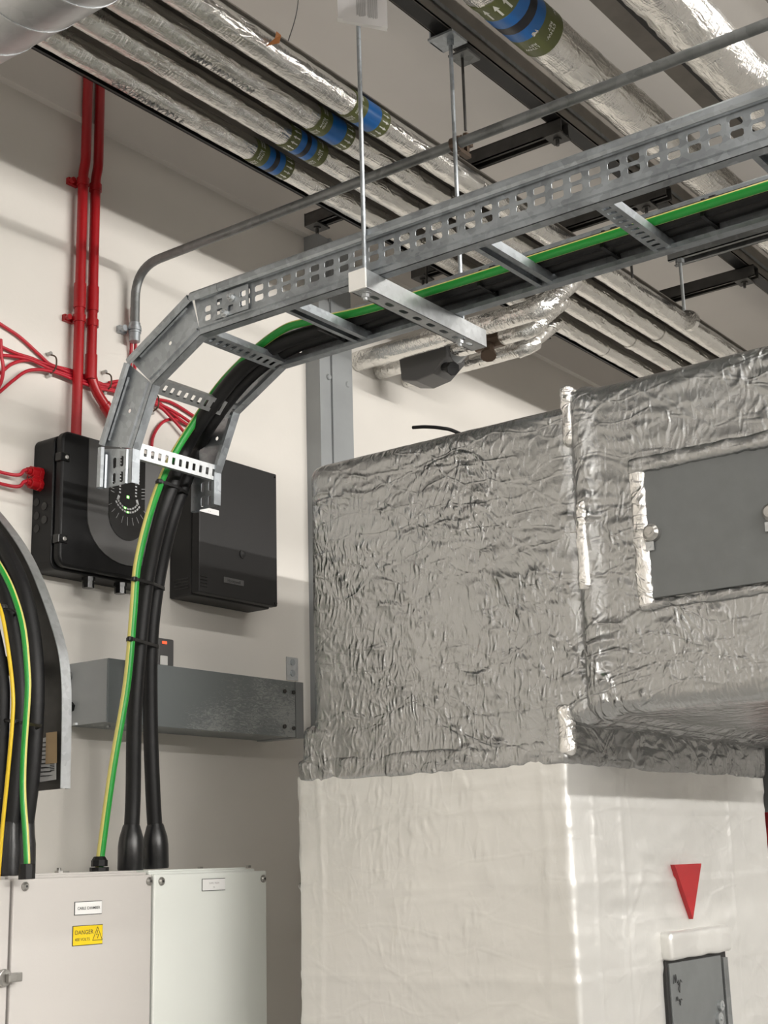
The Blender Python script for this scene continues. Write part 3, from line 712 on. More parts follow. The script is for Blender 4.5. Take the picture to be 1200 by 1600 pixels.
# galvanised conduit from the wall across the room
CX, CZ = 2.522, 3.242
k = K('galvanised_conduit', 'long grey galvanised conduit crossing the room and bending down the wall', 'conduit', loc=(CX, W-.03, 3.05))
wy = W-.035
k.part(MB().tube(fillet([(CX, -1.2, CZ), (CX, wy, CZ), (CX, wy, 3.045)], .13, 10), .0130, 16), 'tube', M['galv_dull'], smooth=60)
k.part(MB().cyl((CX, wy, 3.02), (CX, wy, 3.075), .0155, 16).cyl((CX, wy, 3.060), (CX, wy, 3.066), .018, 16).cyl((CX, wy, 3.045), (CX, wy, 3.050), .018, 16), 'end_bush', M['galv'], smooth=40)
k = K('conduit_saddle', 'galvanised saddle clip at the wall end of the grey conduit', 'clip', 'conduit saddles', loc=(CX, W, 3.07))
k.part(MB().cyl((CX, wy, 3.052), (CX, wy, 3.060), .019, 16), 'clip_ring', M['galv'], smooth=40)
k.part(MB().box((CX-.036, W-.014, 3.045), (CX-.01, W, 3.065)).cyl((CX-.028, W-.014, 3.055), (CX-.028, W-.028, 3.055), .009, 10), 'clip_foot', M['galv'])

# ---------------------------------------------------------------- cable ladder
TH = .0018
def plate_holes(mb, O, u, v, n, L, H, holes, ch=.003):
    """perforated sheet in plane O+u*a+v*b, thickness TH along n; holes (a0,a1,b0,b1) chamfered"""
    us = sorted({0, L}); 
    # each hole sits in its own column cell [(prev+cur)/2]; rows are split between the holes of one column
    cols = {}
    for h_ in holes: cols.setdefault((round(h_[0], 5), round(h_[1], 5)), []).append(h_)
    ks = sorted(cols); cuts = [0]+[(ks[i][1]+ks[i+1][0])/2 for i in range(len(ks)-1)]+[L]
    P = lambda a, b, t: V(O)+u*a+v*b+n*t
    def quad(pl):
        m_ = len(pl); mb.add([P(a, b, 0) for a, b in pl]+[P(a, b, TH) for a, b in pl], [tuple(range(m_-1, -1, -1)), tuple(range(m_, 2*m_))])
    if not ks: quad([(0, 0), (L, 0), (L, H), (0, H)])
    for i, kk in enumerate(ks):
        A0, A1 = cuts[i], cuts[i+1]; hs = sorted(cols[kk], key=lambda h_: h_[2])
        rows = [0]+[(hs[j][3]+hs[j+1][2])/2 for j in range(len(hs)-1)]+[H]
        for j, (a0, a1, b0, b1) in enumerate(hs):
            B0, B1 = rows[j], rows[j+1]; c = ch
            ho = [(a0+c, b0), (a1-c, b0), (a1, b0+c), (a1, b1-c), (a1-c, b1), (a0+c, b1), (a0, b1-c), (a0, b0+c)]
            ou = [(a0+c, B0), (a1-c, B0), (A1, b0+c), (A1, b1-c), (a1-c, B1), (a0+c, B1), (A0, b1-c), (A0, b0+c)]
            cor = {1: (A1, B0), 3: (A1, B1), 5: (A0, B1), 7: (A0, B0)}
            for q in range(8):
                r_ = (q+1) % 8; pl = [ou[q]]+([cor[q]] if q in cor else [])+[ou[r_], ho[r_], ho[q]]
                quad(pl)
            mb.add([P(a, b, 0) for a, b in ho]+[P(a, b, TH) for a, b in ho], [((q+1) % 8, q, 8+q, 8+(q+1) % 8) for q in range(8)])
def rail_profile(side):
    # (outward, height) poly-line around the web: bottom flange turned inward, top lip outward
    return [(-.024, .010), (-.024, 0), (0, 0)], [(0, .098), (.004, .103), (.012, .103), (.016, .098), (.016, .088), (.011, .084)]
def sweep(mb, prof, frames, th=TH):
    """frames: list of (origin, out vector, up vector); open sheet profile given thickness"""
    np_ = len(prof); vs = []
    for (o, a, b) in frames:
        for i, (p_, q_) in enumerate(prof):
            vs.append(o+a*p_+b*q_)
        for i, (p_, q_) in enumerate(prof):
            i0 = max(i-1, 0); i1 = min(i+1, np_-1)
            d = V((prof[i1][0]-prof[i0][0], prof[i1][1]-prof[i0][1])); d.normalize()
            vs.append(o+a*(p_-d.y*th)+b*(q_+d.x*th))
    m = 2*np_; fs = []
    for k_ in range(len(frames)-1):
        A = k_*m; B = (k_+1)*m
        for i in range(np_-1):
            fs.append((A+i, A+i+1, B+i+1, B+i)); fs.append((B+np_+i, B+np_+i+1, A+np_+i+1, A+np_+i))
        fs.append((A, B, B+np_, A+np_)); fs.append((A+np_-1, A+2*np_-1, B+2*np_-1, B+np_-1))
    for A in (0, (len(frames)-1)*m):
        for i in range(np_-1): fs.append((A+i, A+i+1, A+np_+i+1, A+np_+i))
    mb.add(vs, fs)
XN, XF = 2.17, 2.47; ZB = 2.783; H = .102
def rail_piece(x, side, a, b, holes, ends=(0, 0)):
    """rail from a to b in the x plane; a,b = (y,z) of the bottom edge; side -1 near (outward -X), +1 far"""
    mb = MB(); A = V((x, a[0], a[1])); B = V((x, b[0], b[1])); d = (B-A).normalized(); L = (B-A).length
    up_ = V((0, -d.z, d.y)); up_ = -up_ if up_.z < 0 or (abs(up_.z) < 1e-3 and up_.y < 0) else up_
    out = V((side, 0, 0))
    s0, s1 = ends          # extra length of the top edge at each end (mitre)
    plate_holes(mb, A, d, up_, -out, L, H, holes)
    lo, hi = rail_profile(side)
    sweep(mb, lo, [(A, out, up_), (B, out, up_)])
    hi = [(p_, q_*H/.1) for p_, q_ in hi]
    sweep(mb, hi, [(A-d*s0, out, up_), (B+d*s1, out, up_)])
    # shallow stiffening ribs pressed in the web
    for hb in (.014, .086):
        sweep(mb, [(0, hb), (.0045, hb+.002), (.0045, hb+.006), (0, hb+.008)], [(A, out, up_), (B, out, up_)], .0006)
    # mitre gusset: fill between plate end and top corner
    for (E_, dd, s_) in ((A, -d, s0), (B, d, s1)):
        if s_ > 0:
            g_ = [E_, E_+up_*H, E_+up_*H+dd*s_]
            mb.add(g_+[v-out*TH for v in g_], [(0, 1, 2), (5, 4, 3), (0, 3, 4, 1), (1, 4, 5, 2), (2, 5, 3, 0)])
    return mb
def rung(mb, y, z, ang, mode='slots', xa=XN+.002, xb=XF-.002):
    """perforated channel rung: wide face 0.040 across, 0.020 deep; ang = direction of the rail in the yz plane"""
    d = V((0, math.cos(ang), math.sin(ang)))         # along the rail
    up_ = V((0, -math.sin(ang), math.cos(ang)))       # towards the cables
    up_ = up_
    O = V((xa, y, z))-d*.018
    L = xb-xa
    if mode == 'slots':
        holes = [(.012+i*.0232, .012+i*.0232+.010, .011, .029) for i in range(12)]
        plate_holes(mb, O+up_*.001, V((1, 0, 0)), d, up_, L, .038, holes, .0015)
        for e in (0, .038):
            mb.add([O+d*e+up_*.001, O+d*e+up_*.020, O+V((L, 0, 0))+d*e+up_*.020, O+V((L, 0, 0))+d*e+up_*.001], [(0, 1, 2, 3)])
        for e, s_ in ((0, 1), (.038, -1)):
            q_ = O+d*e; m_ = d*s_
            sweepv = [q_+up_*.020, q_+up_*.020+m_*.008, q_+up_*.020+m_*.008+V((L, 0, 0)), q_+up_*.020+V((L, 0, 0))]
            mb.add(sweepv, [(0, 1, 2, 3)])
    else:
        prof = [(.004, .0), (.0, .0), (0, .020), (.038, .020), (.038, 0), (.034, 0)]
        # open side down: two thin edges seen from below
        fr = []
        for x in (0, L): fr.append((O+V((x, 0, 0)), d, up_))
        prof = [(.011, .002), (0, .002), (0, .021), (.038, .021), (.038, .002), (.027, .002)]
        sweep(mb, prof, fr, .0016)
# bend knots along the concave (bottom) edge
K0 = (2.055, ZB); K1 = (2.118, ZB); K2 = (2.272, 2.700); K3 = (2.336, 2.556); K4 = (2.338, 2.474)
pitch = .0402; 
st = K('cable_ladder', 'straight galvanised cable ladder run overhead carrying the black cables', 'cable ladder', loc=(2.32, 1.0, ZB))
y_end = -1.1; Ls = 2.050-y_end
holes = []
n_ = int((Ls-.02)/pitch)
for i in range(n_):
    a_ = .010+i*pitch
    for b_ in (.036, .059): holes.append((a_, a_+.0255, b_, b_+.0150))
for x, side in ((XN, -1), (XF, 1)):
    st.part(rail_piece(x, side, (y_end, ZB), (2.050, ZB), holes), 'side_rail', M['galv'], label=None)
for (y, md) in ((1.868, 'open'), (1.368, 'open'), (1.093, 'slots'), (.78, 'open'), (.50, 'slots'), (.2, 'open')):
    m_ = MB(); rung(m_, y, ZB+.004, 0, md); st.part(m_, 'rung', M['galv'])
bd = K('cable_ladder_bend', 'segmented galvanised ladder bend turning the cables down the wall', 'cable ladder', loc=(2.32, 2.2, 2.48))
hs1 = [(.012+i*.030, .012+i*.030+.0, 0, 0) for i in range(0)]
def seglen(a, b): return math.hypot(b[0]-a[0], b[1]-a[1])
def mit(a, b, c):
    """extra top length for a mitre at b between segments ab and bc"""
    t1 = math.atan2(b[1]-a[1], b[0]-a[0]); t2 = math.atan2(c[1]-b[1], c[0]-b[0]); return H*math.tan(abs(t2-t1)/2)
KN = [K0, K1, K2, K3, K4]
K0 = (1.972, ZB); KN[0] = K0
for x, side in ((XN, -1), (XF, 1)):
    for i in range(4):
        a, b = KN[i], KN[i+1]; L = seglen(a, b)
        e0 = mit(KN[i-1], a, b)-.0045 if i > 0 else 0
        e1 = mit(a, b, KN[i+2])-.0045 if i < 3 else 0
        if i == 0: ho = [(.082+j*.029, .082+j*.029+.019, q, q+.0145) for j in range(2) for q in (.030, .052)]
        elif i == 3: ho = [(.012+j*.038, .012+j*.038+.026, q, q+.012) for j in range(2) for q in (.030, .055)]
        else: ho = [(L*.45, L*.45+.010, .046, .056)]
        xx = x+(-side)*-.0  # same web plane
        off = .0022 if i == 0 else 0
        L0 = a
        if i == 0: ho = [(.036+.046, .055+.046, q, q+.0145) for q in (.030, .052)]+[(.065+.046, .084+.046, q, q+.0145) for q in (.030, .052)]
        if i == 0:
            a = (2.051, ZB); L = seglen(a, b); ho = [(.006+j*.0285, .006+j*.0285+.0185, q, q+.0145) for j in range(2) for q in (.030, .052)]
        ho = [q for q in ho if q[1] < L-.004]
        if i == 3: pass
        bd.part(rail_piece(x, side, a, b, ho, (e0, e1)), 'side_rail', M['galv'])
    # coupler plate and bolts across the joint
    o = -.004 if side < 0 else .004
    cp = MB(); plate_holes(cp, V((x+side*.0035, 1.965, ZB+.022)), V((0, 1, 0)), V((0, 0, 1)), V((side, 0, 0)), .105, .060, [(.008, .026, .010, .024), (.008, .026, .034, .048), (.046, .062, .010, .024), (.080, .097, .010, .024), (.080, .097, .034, .048)], .002)
    cpo = bd.part(cp, 'coupler_plate', M['galv'])
    for (yy, zz) in ((2.015, ZB+.062), (2.035, ZB+.030)):
        bd.part(MB().cyl((x+side*.005, yy, zz), (x+side*.008, yy, zz), .0105, 16).cyl((x+side*.008, yy, zz), (x+side*.014, yy, zz), .008, 6).cyl((x+side*.014, yy, zz), (x+side*.020, yy, zz), .004, 8), 'coupler_bolt', M['galv_bright'], parent=cpo)
ang12 = math.atan2(K2[1]-K1[1], K2[0]-K1[0]); ang23 = math.atan2(K3[1]-K2[1], K3[0]-K2[0])
for (kp, an, lm) in ((K1, ang12*.5, 'galv'), (K2, (ang12+ang23)/2, 'galv_bright'), (K3, math.radians(-82), 'galv_bright')):
    m_ = MB(); rung(m_, kp[0], kp[1], an, 'slots'); bd.part(m_, 'rung', M[lm])

# ---------------------------------------------------------------- the big strut bracket and its rods
k = K('strut_bracket', 'slotted steel strut channel bolted across under the cable ladder', 'strut', loc=(2.35, 1.64, 2.75))
sx0, sx1 = 2.120, 2.575; sy = 1.622; sz = 2.741; hw = .0205
mb = MB()
mb.box((sx0, sy-hw, sz), (sx1, sy-hw+.0025, sz+.041)); mb.box((sx0, sy+hw-.0025, sz), (sx1, sy+hw, sz+.041))
plate_holes(mb, V((sx0, sy-hw, sz)), V((1, 0, 0)), V((0, 1, 0)), V((0, 0, 1)), sx1-sx0, 2*hw, [(.045+i*.0505, .045+i*.0505+.026, .014, .027) for i in range(8)], .004)
for s_ in (-1, 1):
    mb.box((sx0, sy+s_*.0145-.005, sz+.039), (sx1, sy+s_*.0145+.005, sz+.041))
ch = k.part(mb, 'channel', M['galv_bright'])
k.part(MB().box((sx0-.003, sy-hw-.001, sz-.001), (sx0+.002, sy+hw+.001, sz+.042)), 'end_cap', M['white'], parent=ch)
for x in (2.145, 2.494):
    k.part(MB().cyl((x, sy, sz), (x, sy, sz-.002), .013, 16).cyl((x, sy, sz-.002), (x, sy, sz-.010), .0085, 6).cyl((x, sy, sz-.010), (x, sy, sz-.016), .0048, 10), 'nut', M['galv_bright'], parent=ch)
tag(MB().cyl((2.145, sy, sz-.002), (2.145, sy, CEIL), .0050, 12).build('threaded_rod', M['galv'], smooth=60), 'threaded hanging rod in front of the ladder, below the paper sheet', 'rod', 'ladder hanging rods')
r2 = K('threaded_rod', 'threaded hanging rod behind the ladder, clipped up to the dark beam', 'rod', 'ladder hanging rods', loc=(2.55, sy, 3.5))
r2.part(MB().cyl((2.494, 1.612, sz-.002), (2.494, 1.612, 3.50), .0050, 12), 'rod', M['galv'], smooth=60)
r2.part(MB().box((2.461, 1.585, 3.498), (2.527, 1.655, 3.504)).box((2.47, 1.652, 3.498), (2.52, 1.656, 3.530)).cyl((2.494, 1.612, 3.484), (2.494, 1.612, 3.498), .009, 6), 'beam_clamp', M['galv'])
k = K('conduit_hanger', 'thin dark rod with a rusty clamp holding the galvanised conduit', 'hanger', loc=(2.60, 1.60, 3.3))
hp = V((CX, 1.60, CZ))
k.part(MB().cyl((CX+.05, 1.63, 3.30), (CX+.05, 1.63, 3.50), .0035, 10), 'rod', M['dark_steel'])
k.part(MB().box((CX+.025, 1.60, 3.496), (CX+.085, 1.655, 3.502)), 'beam_clamp', M['galv_dull'])
k.part(MB().cyl((CX, 1.615, CZ), (CX, 1.637, CZ), .0175, 16).cbox((CX+.035, 1.626, CZ+.02), (.05, .018, .012)).cyl((CX+.05, 1.63, CZ+.0), (CX+.05, 1.63, CZ+.05), .008, 6).cbox((CX+.03, 1.626, CZ-.012), (.045, .014, .01)), 'pipe_clamp', M['brass'])
# paper sheet hung on the rod
PX = 2.13
pq = [at(x, y, X=PX) for x, y in ((529, 32), (606, 45), (604, -60), (524, -75))]
n_ = V((-1, 0, 0))
k = K('paper_sheet', 'printed white paper sheet in a clear sleeve hanging on the front rod', 'paper', loc=pq[0])
def bil(u_, v_, dd=0):
    return pq[0].lerp(pq[1], u_).lerp(pq[3].lerp(pq[2], u_), v_)+n_*(.006*math.sin(u_*3)+dd)
g_ = MB(); NN = 8
for dd in (0, .0012):
    g_.add([bil(i/NN, j/NN, dd) for j in range(NN+1) for i in range(NN+1)], [(j*(NN+1)+i, j*(NN+1)+i+1, (j+1)*(NN+1)+i+1, (j+1)*(NN+1)+i) for j in range(NN) for i in range(NN)])
k.part(g_, 'sheet', M['paper'], smooth=180)
tx = MB()
for cu in range(2):
    for ln in range(11):
        u0 = .42+cu*.22+ln*.018
        v0 = .09+random.random()*.03; v1 = .9-random.random()*.2
        tx.add([bil(u0, v0, .0016), bil(u0+.007, v0, .0016), bil(u0+.007, v1, .0016), bil(u0, v1, .0016)], [(0, 1, 2, 3)])
k.part(tx, 'printed_text', M['inkgrey'])
k.part(MB().add([bil(-.01, -.03, .003), bil(1.01, -.05, .003), bil(1.0, .03, .003), bil(0, .03, .003)], [(0, 1, 2, 3)]), 'sleeve_edge', M['label'])

# ---------------------------------------------------------------- cables
def stripe(k, n):  # green with a yellow band
    f = k/n
    return 1 if (.02 < f < .28) or (.64 < f < .70) else 0
def gy(name, label, pts, r, mats, ref, gland=None, n=20, group=None, sect=stripe, twist=None):
    k = K(name, label, 'cable', group, loc=pts[-1])
    k.part(MB().tube(spline(pts, 8), r, n, sect=sect, ref=ref, twist=twist), 'sheath', mats, smooth=60)
    return k
rz = 2.818
g_pts = [V((2.378, -1.0, rz)), V((2.378, 0, rz)), V((2.378, 1.0, rz)), V((2.376, 1.5, rz)), V((2.374, 1.8, rz+.004)), at(478, 503, X=2.378), at(440, 516, X=2.380), at(392, 552, X=2.385),
         at(345, 600, Y=2.275), at(303, 660, Y=2.335), at(265, 722, Y=2.378), at(236, 795, Y=2.42), at(215, 880, Y=2.45), at(208, 960, Y=2.46), at(198, 1070, Y=2.47), at(176, 1200, Y=2.485), at(158, 1330, Y=2.50), at(155, 1358, Y=2.50)]
ge = gy('earth_cable', 'thick green and yellow earth cable running over the ladder down to the beige cabinet', g_pts, .0098, [M['green'], M['yellow']], (-1, 0, .15), twist=lambda i, p: -1.0*min(1, max(0, (2.84-p.z)/.4)) if p.y > 1.9 else 0, n=24)
c = g_pts[-1]
ge.part(MB().cyl((c.x, c.y, 1.597), (c.x, c.y, 1.606), .022, 8).cyl((c.x, c.y, 1.608), (c.x, c.y, 1.622), .019, 8).cyl((c.x, c.y, 1.622), (c.x, c.y, 1.630), .018, 10, r2=.013), 'gland', M['plastic'], bevel=.001)
def black(label, pts, r, boot_r=.031):
    k = K('power_cable', label, 'cable', 'thick black power cables on the ladder', loc=pts[-1])
    s_ = spline(pts, 8)
    k.part(MB().tube(s_, r, 16), 'sheath', M['cable'], smooth=60)
    b = s_[-1]; a = s_[-9] if (s_[-9]-b).length < .2 else s_[-5]
    d = (a-b).normalized()
    k.part(MB().tube([b, b+d*.004, b+d*.055, b+d*.075, b+d*.10, b+d*.105], [boot_r*.96, boot_r, boot_r, boot_r*.92, r+.003, r+.001], 18), 'heat_shrink_boot', M['shrink'], smooth=50)
    return k
rk = ZB+.024+.019
b1 = [V((2.408, -1.0, rk)), V((2.408, 0, rk)), V((2.408, 1.0, rk)), V((2.408, 1.6, rk)), V((2.408, 1.93, rk)), V((2.404, 2.09, rk-.008)), V((2.395, 2.21, rk-.055)), V((2.385, 2.318, rk-.15)), at(290, 700, Y=2.395), at(271, 750, Y=2.41), at(251, 810, Y=2.43), at(231, 900, Y=2.47), at(219, 1000, Y=2.49), at(210, 1120, Y=2.50), at(208, 1240, Y=2.51), at(205, 1310, Y=2.51), at(204, 1360, Y=2.51)]
b2 = [V((2.446, -1.0, rk)), V((2.446, 0, rk)), V((2.446, 1.0, rk)), V((2.446, 1.6, rk)), V((2.446, 1.93, rk)), V((2.442, 2.09, rk-.008)), V((2.434, 2.215, rk-.055)), V((2.422, 2.325, rk-.15)), at(312, 700, Y=2.42), at(290, 750, Y=2.43), at(269, 810, Y=2.45), at(248, 900, Y=2.49), at(236, 1000, Y=2.51), at(235, 1120, Y=2.52), at(239, 1240, Y=2.52), at(243, 1310, Y=2.52), at(244, 1357, Y=2.52)]
black('thick black power cable next to the green earth cable on the main drop', b1, .0182)
black('thick black power cable farther from the green earth cable on the main drop', b2, .0182)
# nylon ties round the bundle
def tie(cs, rad, label, head, nm='cable_tie', group='ties on the main cable drop'):
    """flat strap round the convex outline of circles (centre, radius) in a plane"""
    k = K(nm, label, 'cable tie', group, loc=cs[0])
    o = sum(cs, V((0, 0, 0)))/len(cs); ax = V((0, 0, 1)) if abs(head[2]) < .5 else V((0, 1, 0))
    pts_ = []
    for j in range(28):
        t_ = 2*math.pi*j/28; d = V((math.cos(t_), math.sin(t_), 0)) if ax.z else V((math.cos(t_), 0, math.sin(t_)))
        best = max(((c_-o).dot(d)+r_, i) for i, (c_, r_) in enumerate(zip(cs, rad)))
        i = best[1]; pp = cs[i]+d*(rad[i]+.0012); pts_.append(pp)
    m_ = MB(); n2 = len(pts_); vs = []
    for pp in pts_: vs += [pp-ax*.0038, pp+ax*.0038]
    for pp in pts_:
        q_ = pp+(pp-o).normalized()*.0018; vs += [q_-ax*.0038, q_+ax*.0038]
    fs = []
    for j in range(n2):
        a_ = 2*j; b_ = 2*((j+1) % n2); t2 = 2*n2
        fs += [(t2+a_, t2+b_, t2+b_+1, t2+a_+1), (a_, a_+1, b_+1, b_), (a_+1, t2+a_+1, t2+b_+1, b_+1), (a_, b_, t2+b_, t2+a_)]
    m_.add(vs, fs)
    k.part(m_, 'strap', M['tie'])
    hp_ = max(pts_, key=lambda q_: q_.dot(V(head)))
    k.part(MB().cbox(hp_+V(head)*.004, (.013, .010, .011)), 'tie_head', M['tie'], bevel=.002)
    return k
def onpath(pts, z):
    s_ = spline(pts, 8)
    for a, b in zip(s_, s_[1:]):
        if (a.z-z)*(b.z-z) <= 0 and a.z != b.z: return a.lerp(b, (z-a.z)/(b.z-a.z))
    return s_[-1]
for (py, lab) in ((762, 'cable tie on the bundle just below the lowest ladder rung'), (910, 'cable tie on the bundle level with the bottom of the two black boxes'), (1002, 'cable tie on the bundle beside the small switch plate')):
    z = at(225, py, Y=2.46).z
    tie([onpath(g_pts, z), onpath(b1, z), onpath(b2, z)], [.0098, .0182, .0182], lab, (-.8, -.6, 0))
for y_, lab in ((1.925, 'cable tie on the cables where the straight ladder meets the bend'), (1.50, 'cable tie on the overhead cables just behind the bright strut'), (1.20, 'cable tie on the overhead cables between the strut and the slotted rung'), (.98, 'cable tie on the overhead cables nearest the right edge')):
    kk = K('cable_tie', lab, 'cable tie', 'ties on the overhead cables', loc=(2.37, y_, rk))
    x_l = 2.362 if y_ > 1.9 else 2.390
    loop = [(x_l, ZB+.021), (2.468-.003, ZB+.021), (2.466, rk+.018), (x_l+.01, rk+.018)]
    mm = MB()
    for (pa, pb) in zip(loop, loop[1:]+loop[:1]):
        a_ = V((pa[0], y_, pa[1])); b_ = V((pb[0], y_, pb[1])); dd = (b_-a_).normalized(); nn = V((0, 1, 0)).cross(dd)*.0008
        q_ = []
        for e in (a_, b_):
            for s1_ in (-.0038, .0038):
                for s2_ in (-1, 1): q_.append(e+V((0, s1_, 0))+nn*s2_)
        mm.add(q_, [(0, 1, 3, 2), (4, 6, 7, 5), (0, 4, 5, 1), (2, 3, 7, 6), (0, 2, 6, 4), (1, 5, 7, 3)])
    kk.part(mm, 'strap', M['tie'])
    kk.part(MB().cbox((2.350, y_, rk+.012) if y_ > 1.9 else (2.455, y_, rk+.030), (.010, .014, .014) if y_ > 1.9 else (.014, .016, .03)), 'tie_head', M['tie'], bevel=.002)

# ---------------------------------------------------------------- left riser: curved tray rail with its cables
RX = 2.02
outer = [(98, 1232), (100, 1120), (99, 1060), (92, 1010), (70, 940), (40, 870), (0, 812), (-45, 765), (-100, 722), (-150, 700)]
po = [at(x, y, X=RX) for x, y in outer]
po = spline(po, 6); po = [q_ for q_ in po if q_.y < W-.006]
inn = []
for i in range(len(po)):
    t_ = (po[min(i+1, len(po)-1)]-po[max(i-1, 0)]).normalized(); nrm = V((0, t_.z, -t_.y))
    inn.append(nrm if nrm.y > 0 else -nrm)
k = K('cable_riser', 'curved galvanised cable riser rail at the left edge with a paper label', 'cable ladder', loc=(RX, 2.4, 1.77))
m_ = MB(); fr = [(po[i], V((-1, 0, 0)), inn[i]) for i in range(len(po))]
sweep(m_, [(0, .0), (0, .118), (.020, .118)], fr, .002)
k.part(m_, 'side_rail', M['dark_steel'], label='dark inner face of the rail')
m_ = MB(); sweep(m_, [(.010, -.003), (-.016, -.003), (-.016, .012)], fr, .002)
k.part(m_, 'edge_flange', M['galv_bright'])
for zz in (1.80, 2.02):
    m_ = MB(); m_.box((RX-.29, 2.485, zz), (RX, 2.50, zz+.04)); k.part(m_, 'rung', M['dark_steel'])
k.part(MB().box((RX-.302, 2.349, 1.765), (RX-.300, 2.467, 2.02)), 'side_rail', M['galv'])
lx = RX-.0035
def lq(ps, xx=lx): return [at(x, y, X=xx) for x, y in ps]
a = lq([(60, 1155), (88, 1148), (88, 1218), (62, 1222)]); k.part(MB().add(a, [(0, 1, 2, 3)]), 'printed_label', M['inkgrey'] if False else M['tick'], label='silver printed label')
m_ = MB()
for j in range(9):
    y_ = 1160+j*6.5
    m_.add(lq([(63, y_), (63+random.uniform(8, 22), y_-1), (63+random.uniform(8, 22), y_+.8), (63, y_+1.8)], lx-.0006), [(0, 1, 2, 3)])
for j in range(5):
    m_.add(lq([(78, 1193+j*2.6), (85, 1192+j*2.6), (85, 1193.2+j*2.6), (78, 1194.2+j*2.6)], lx-.0010), [(0, 1, 2, 3)])
k.part(m_, 'lettering', M['ink'])
a = lq([(72, 1145), (89, 1143), (89, 1192), (71, 1194)], lx-.0015); k.part(MB().add(a, [(0, 1, 2, 3)]), 'brown_tape', M['brown'])
RGRP = 'cables on the left riser'
gl = gy('earth_cable', 'green and yellow earth cable on the left riser beside the brown label', [at(x, y, X=1.915) for x, y in ((-60, 812), (-25, 850), (0, 885), (20, 925), (36, 980), (43, 1050), (43, 1090), (37, 1180), (36, 1240), (40, 1300), (42, 1340), (42, 1362))], .0068, [M['green'], M['yellow']], (.3, -1, .1), group=RGRP, twist=lambda i, p: -1.17)
gl.part(MB().cyl(at(42, 1366, X=1.915)+V((0, 0, -.01)), at(42, 1350, X=1.915), .017, 8), 'gland', M['plastic'], bevel=.001)
gy('earth_cable', 'thin yellow-sided earth cable at the very left edge', [at(x, y, X=1.885) for x, y in ((-60, 880), (-20, 920), (0, 950), (12, 1010), (20, 1080), (19, 1130), (12, 1210), (4, 1290), (-1, 1350), (-3, 1375))], .0042, [M['yellow2'], M['yellow2']], (1, 0, 0), group=RGRP)
for lab, X_, px, r in (
    ('thick black cable on the left riser lying against the rail', 1.975, ((-70, 770), (-20, 822), (10, 865), (35, 920), (50, 990), (56, 1060), (54, 1140), (48, 1220), (38, 1300), (36, 1365)), .019),
    ('thick black cable on the left riser between the two earth cables', 1.945, ((-70, 830), (-20, 880), (5, 925), (22, 990), (31, 1070), (30, 1130), (22, 1230), (16, 1310), (14, 1368)), .0165),
    ('rough jacketed black cable at the far left edge', 1.92, ((-70, 870), (-40, 920), (-15, 980), (0, 1060), (1, 1120), (-4, 1210), (-12, 1300), (-16, 1372)), .019)):
    pts_ = [at(x, y, X=X_) for x, y in px]
    kk = K('power_cable', lab, 'cable', RGRP, loc=pts_[-1])
    s_ = spline(pts_, 8)
    kk.part(MB().tube(s_, r, 16), 'sheath', M['cable'], smooth=60)
    b = s_[-1]; d = V((0, 0, 1))
    kk.part(MB().tube([b, b+d*.06, b+d*.08, b+d*.11], [r*1.35, r*1.3, r*1.15, r+.001], 16), 'heat_shrink_boot', M['shrink'], smooth=50)
for (py, pl, pr_, lab) in ((955, -4, 24, 'upper cable tie on the left riser'), (1133, 0, 60, 'lower cable tie on the left riser')):
    A_ = at(pl, py-8, X=1.93); B_ = at(pr_, py+2, X=1.93)
    kk = K('cable_tie', lab, 'cable tie', 'ties on the left riser', loc=A_)
    kk.part(MB().tube([A_+V((-.012, -.012, 0)), A_.lerp(B_, .5)+V((-.014, -.014, 0)), B_+V((-.0, -.010, 0)), B_+V((.02, .03, 0))], .0038, 6), 'strap', M['tie'])
    kk.part(MB().cbox(A_.lerp(B_, .45)+V((-.018, -.018, 0)), (.012, .012, .010)), 'tie_head', M['tie'], bevel=.002)

# ---------------------------------------------------------------- insulated pipes overhead
def foil_tube(pts, r, seed=0, amp=.0014, step=.022, n=22):
    pts = resample(pts, step)
    def dd(p, d, i, k_):
        q_ = (p+d*r)*1.0
        return amp*(crumple(V((q_.x*2.2+seed, q_.y*3, q_.z*3)))*1.6+.5*math.sin(i*2.4+noise.noise(p*8)*5)*noise.noise(V((i*.7, k_*.5, seed))))
    return MB().tube(pts, r, n, disp=dd)
def arrow_patch(mb_, axis_c, r, x, th, sgn, L=.020, Wd=.0075, mi=3):
    """small arrow along X on the surface of a cylinder"""
    cy, cz = axis_c
    def S(a, b): # a along x, b around
        t_ = th+b/r; return V((x+a*sgn, cy+math.cos(t_)*(r+.0006), cz+math.sin(t_)*(r+.0006)))
    w_ = Wd/2
    mb_.add([S(-L/2, -w_*.42), S(L*.08, -w_*.42), S(L*.08, w_*.42), S(-L/2, w_*.42)], [(0, 1, 2, 3)], mi)
    mb_.add([S(L*.08, -w_*1.15), S(L/2, 0), S(L*.08, w_*1.15)], [(0, 1, 2)], mi)
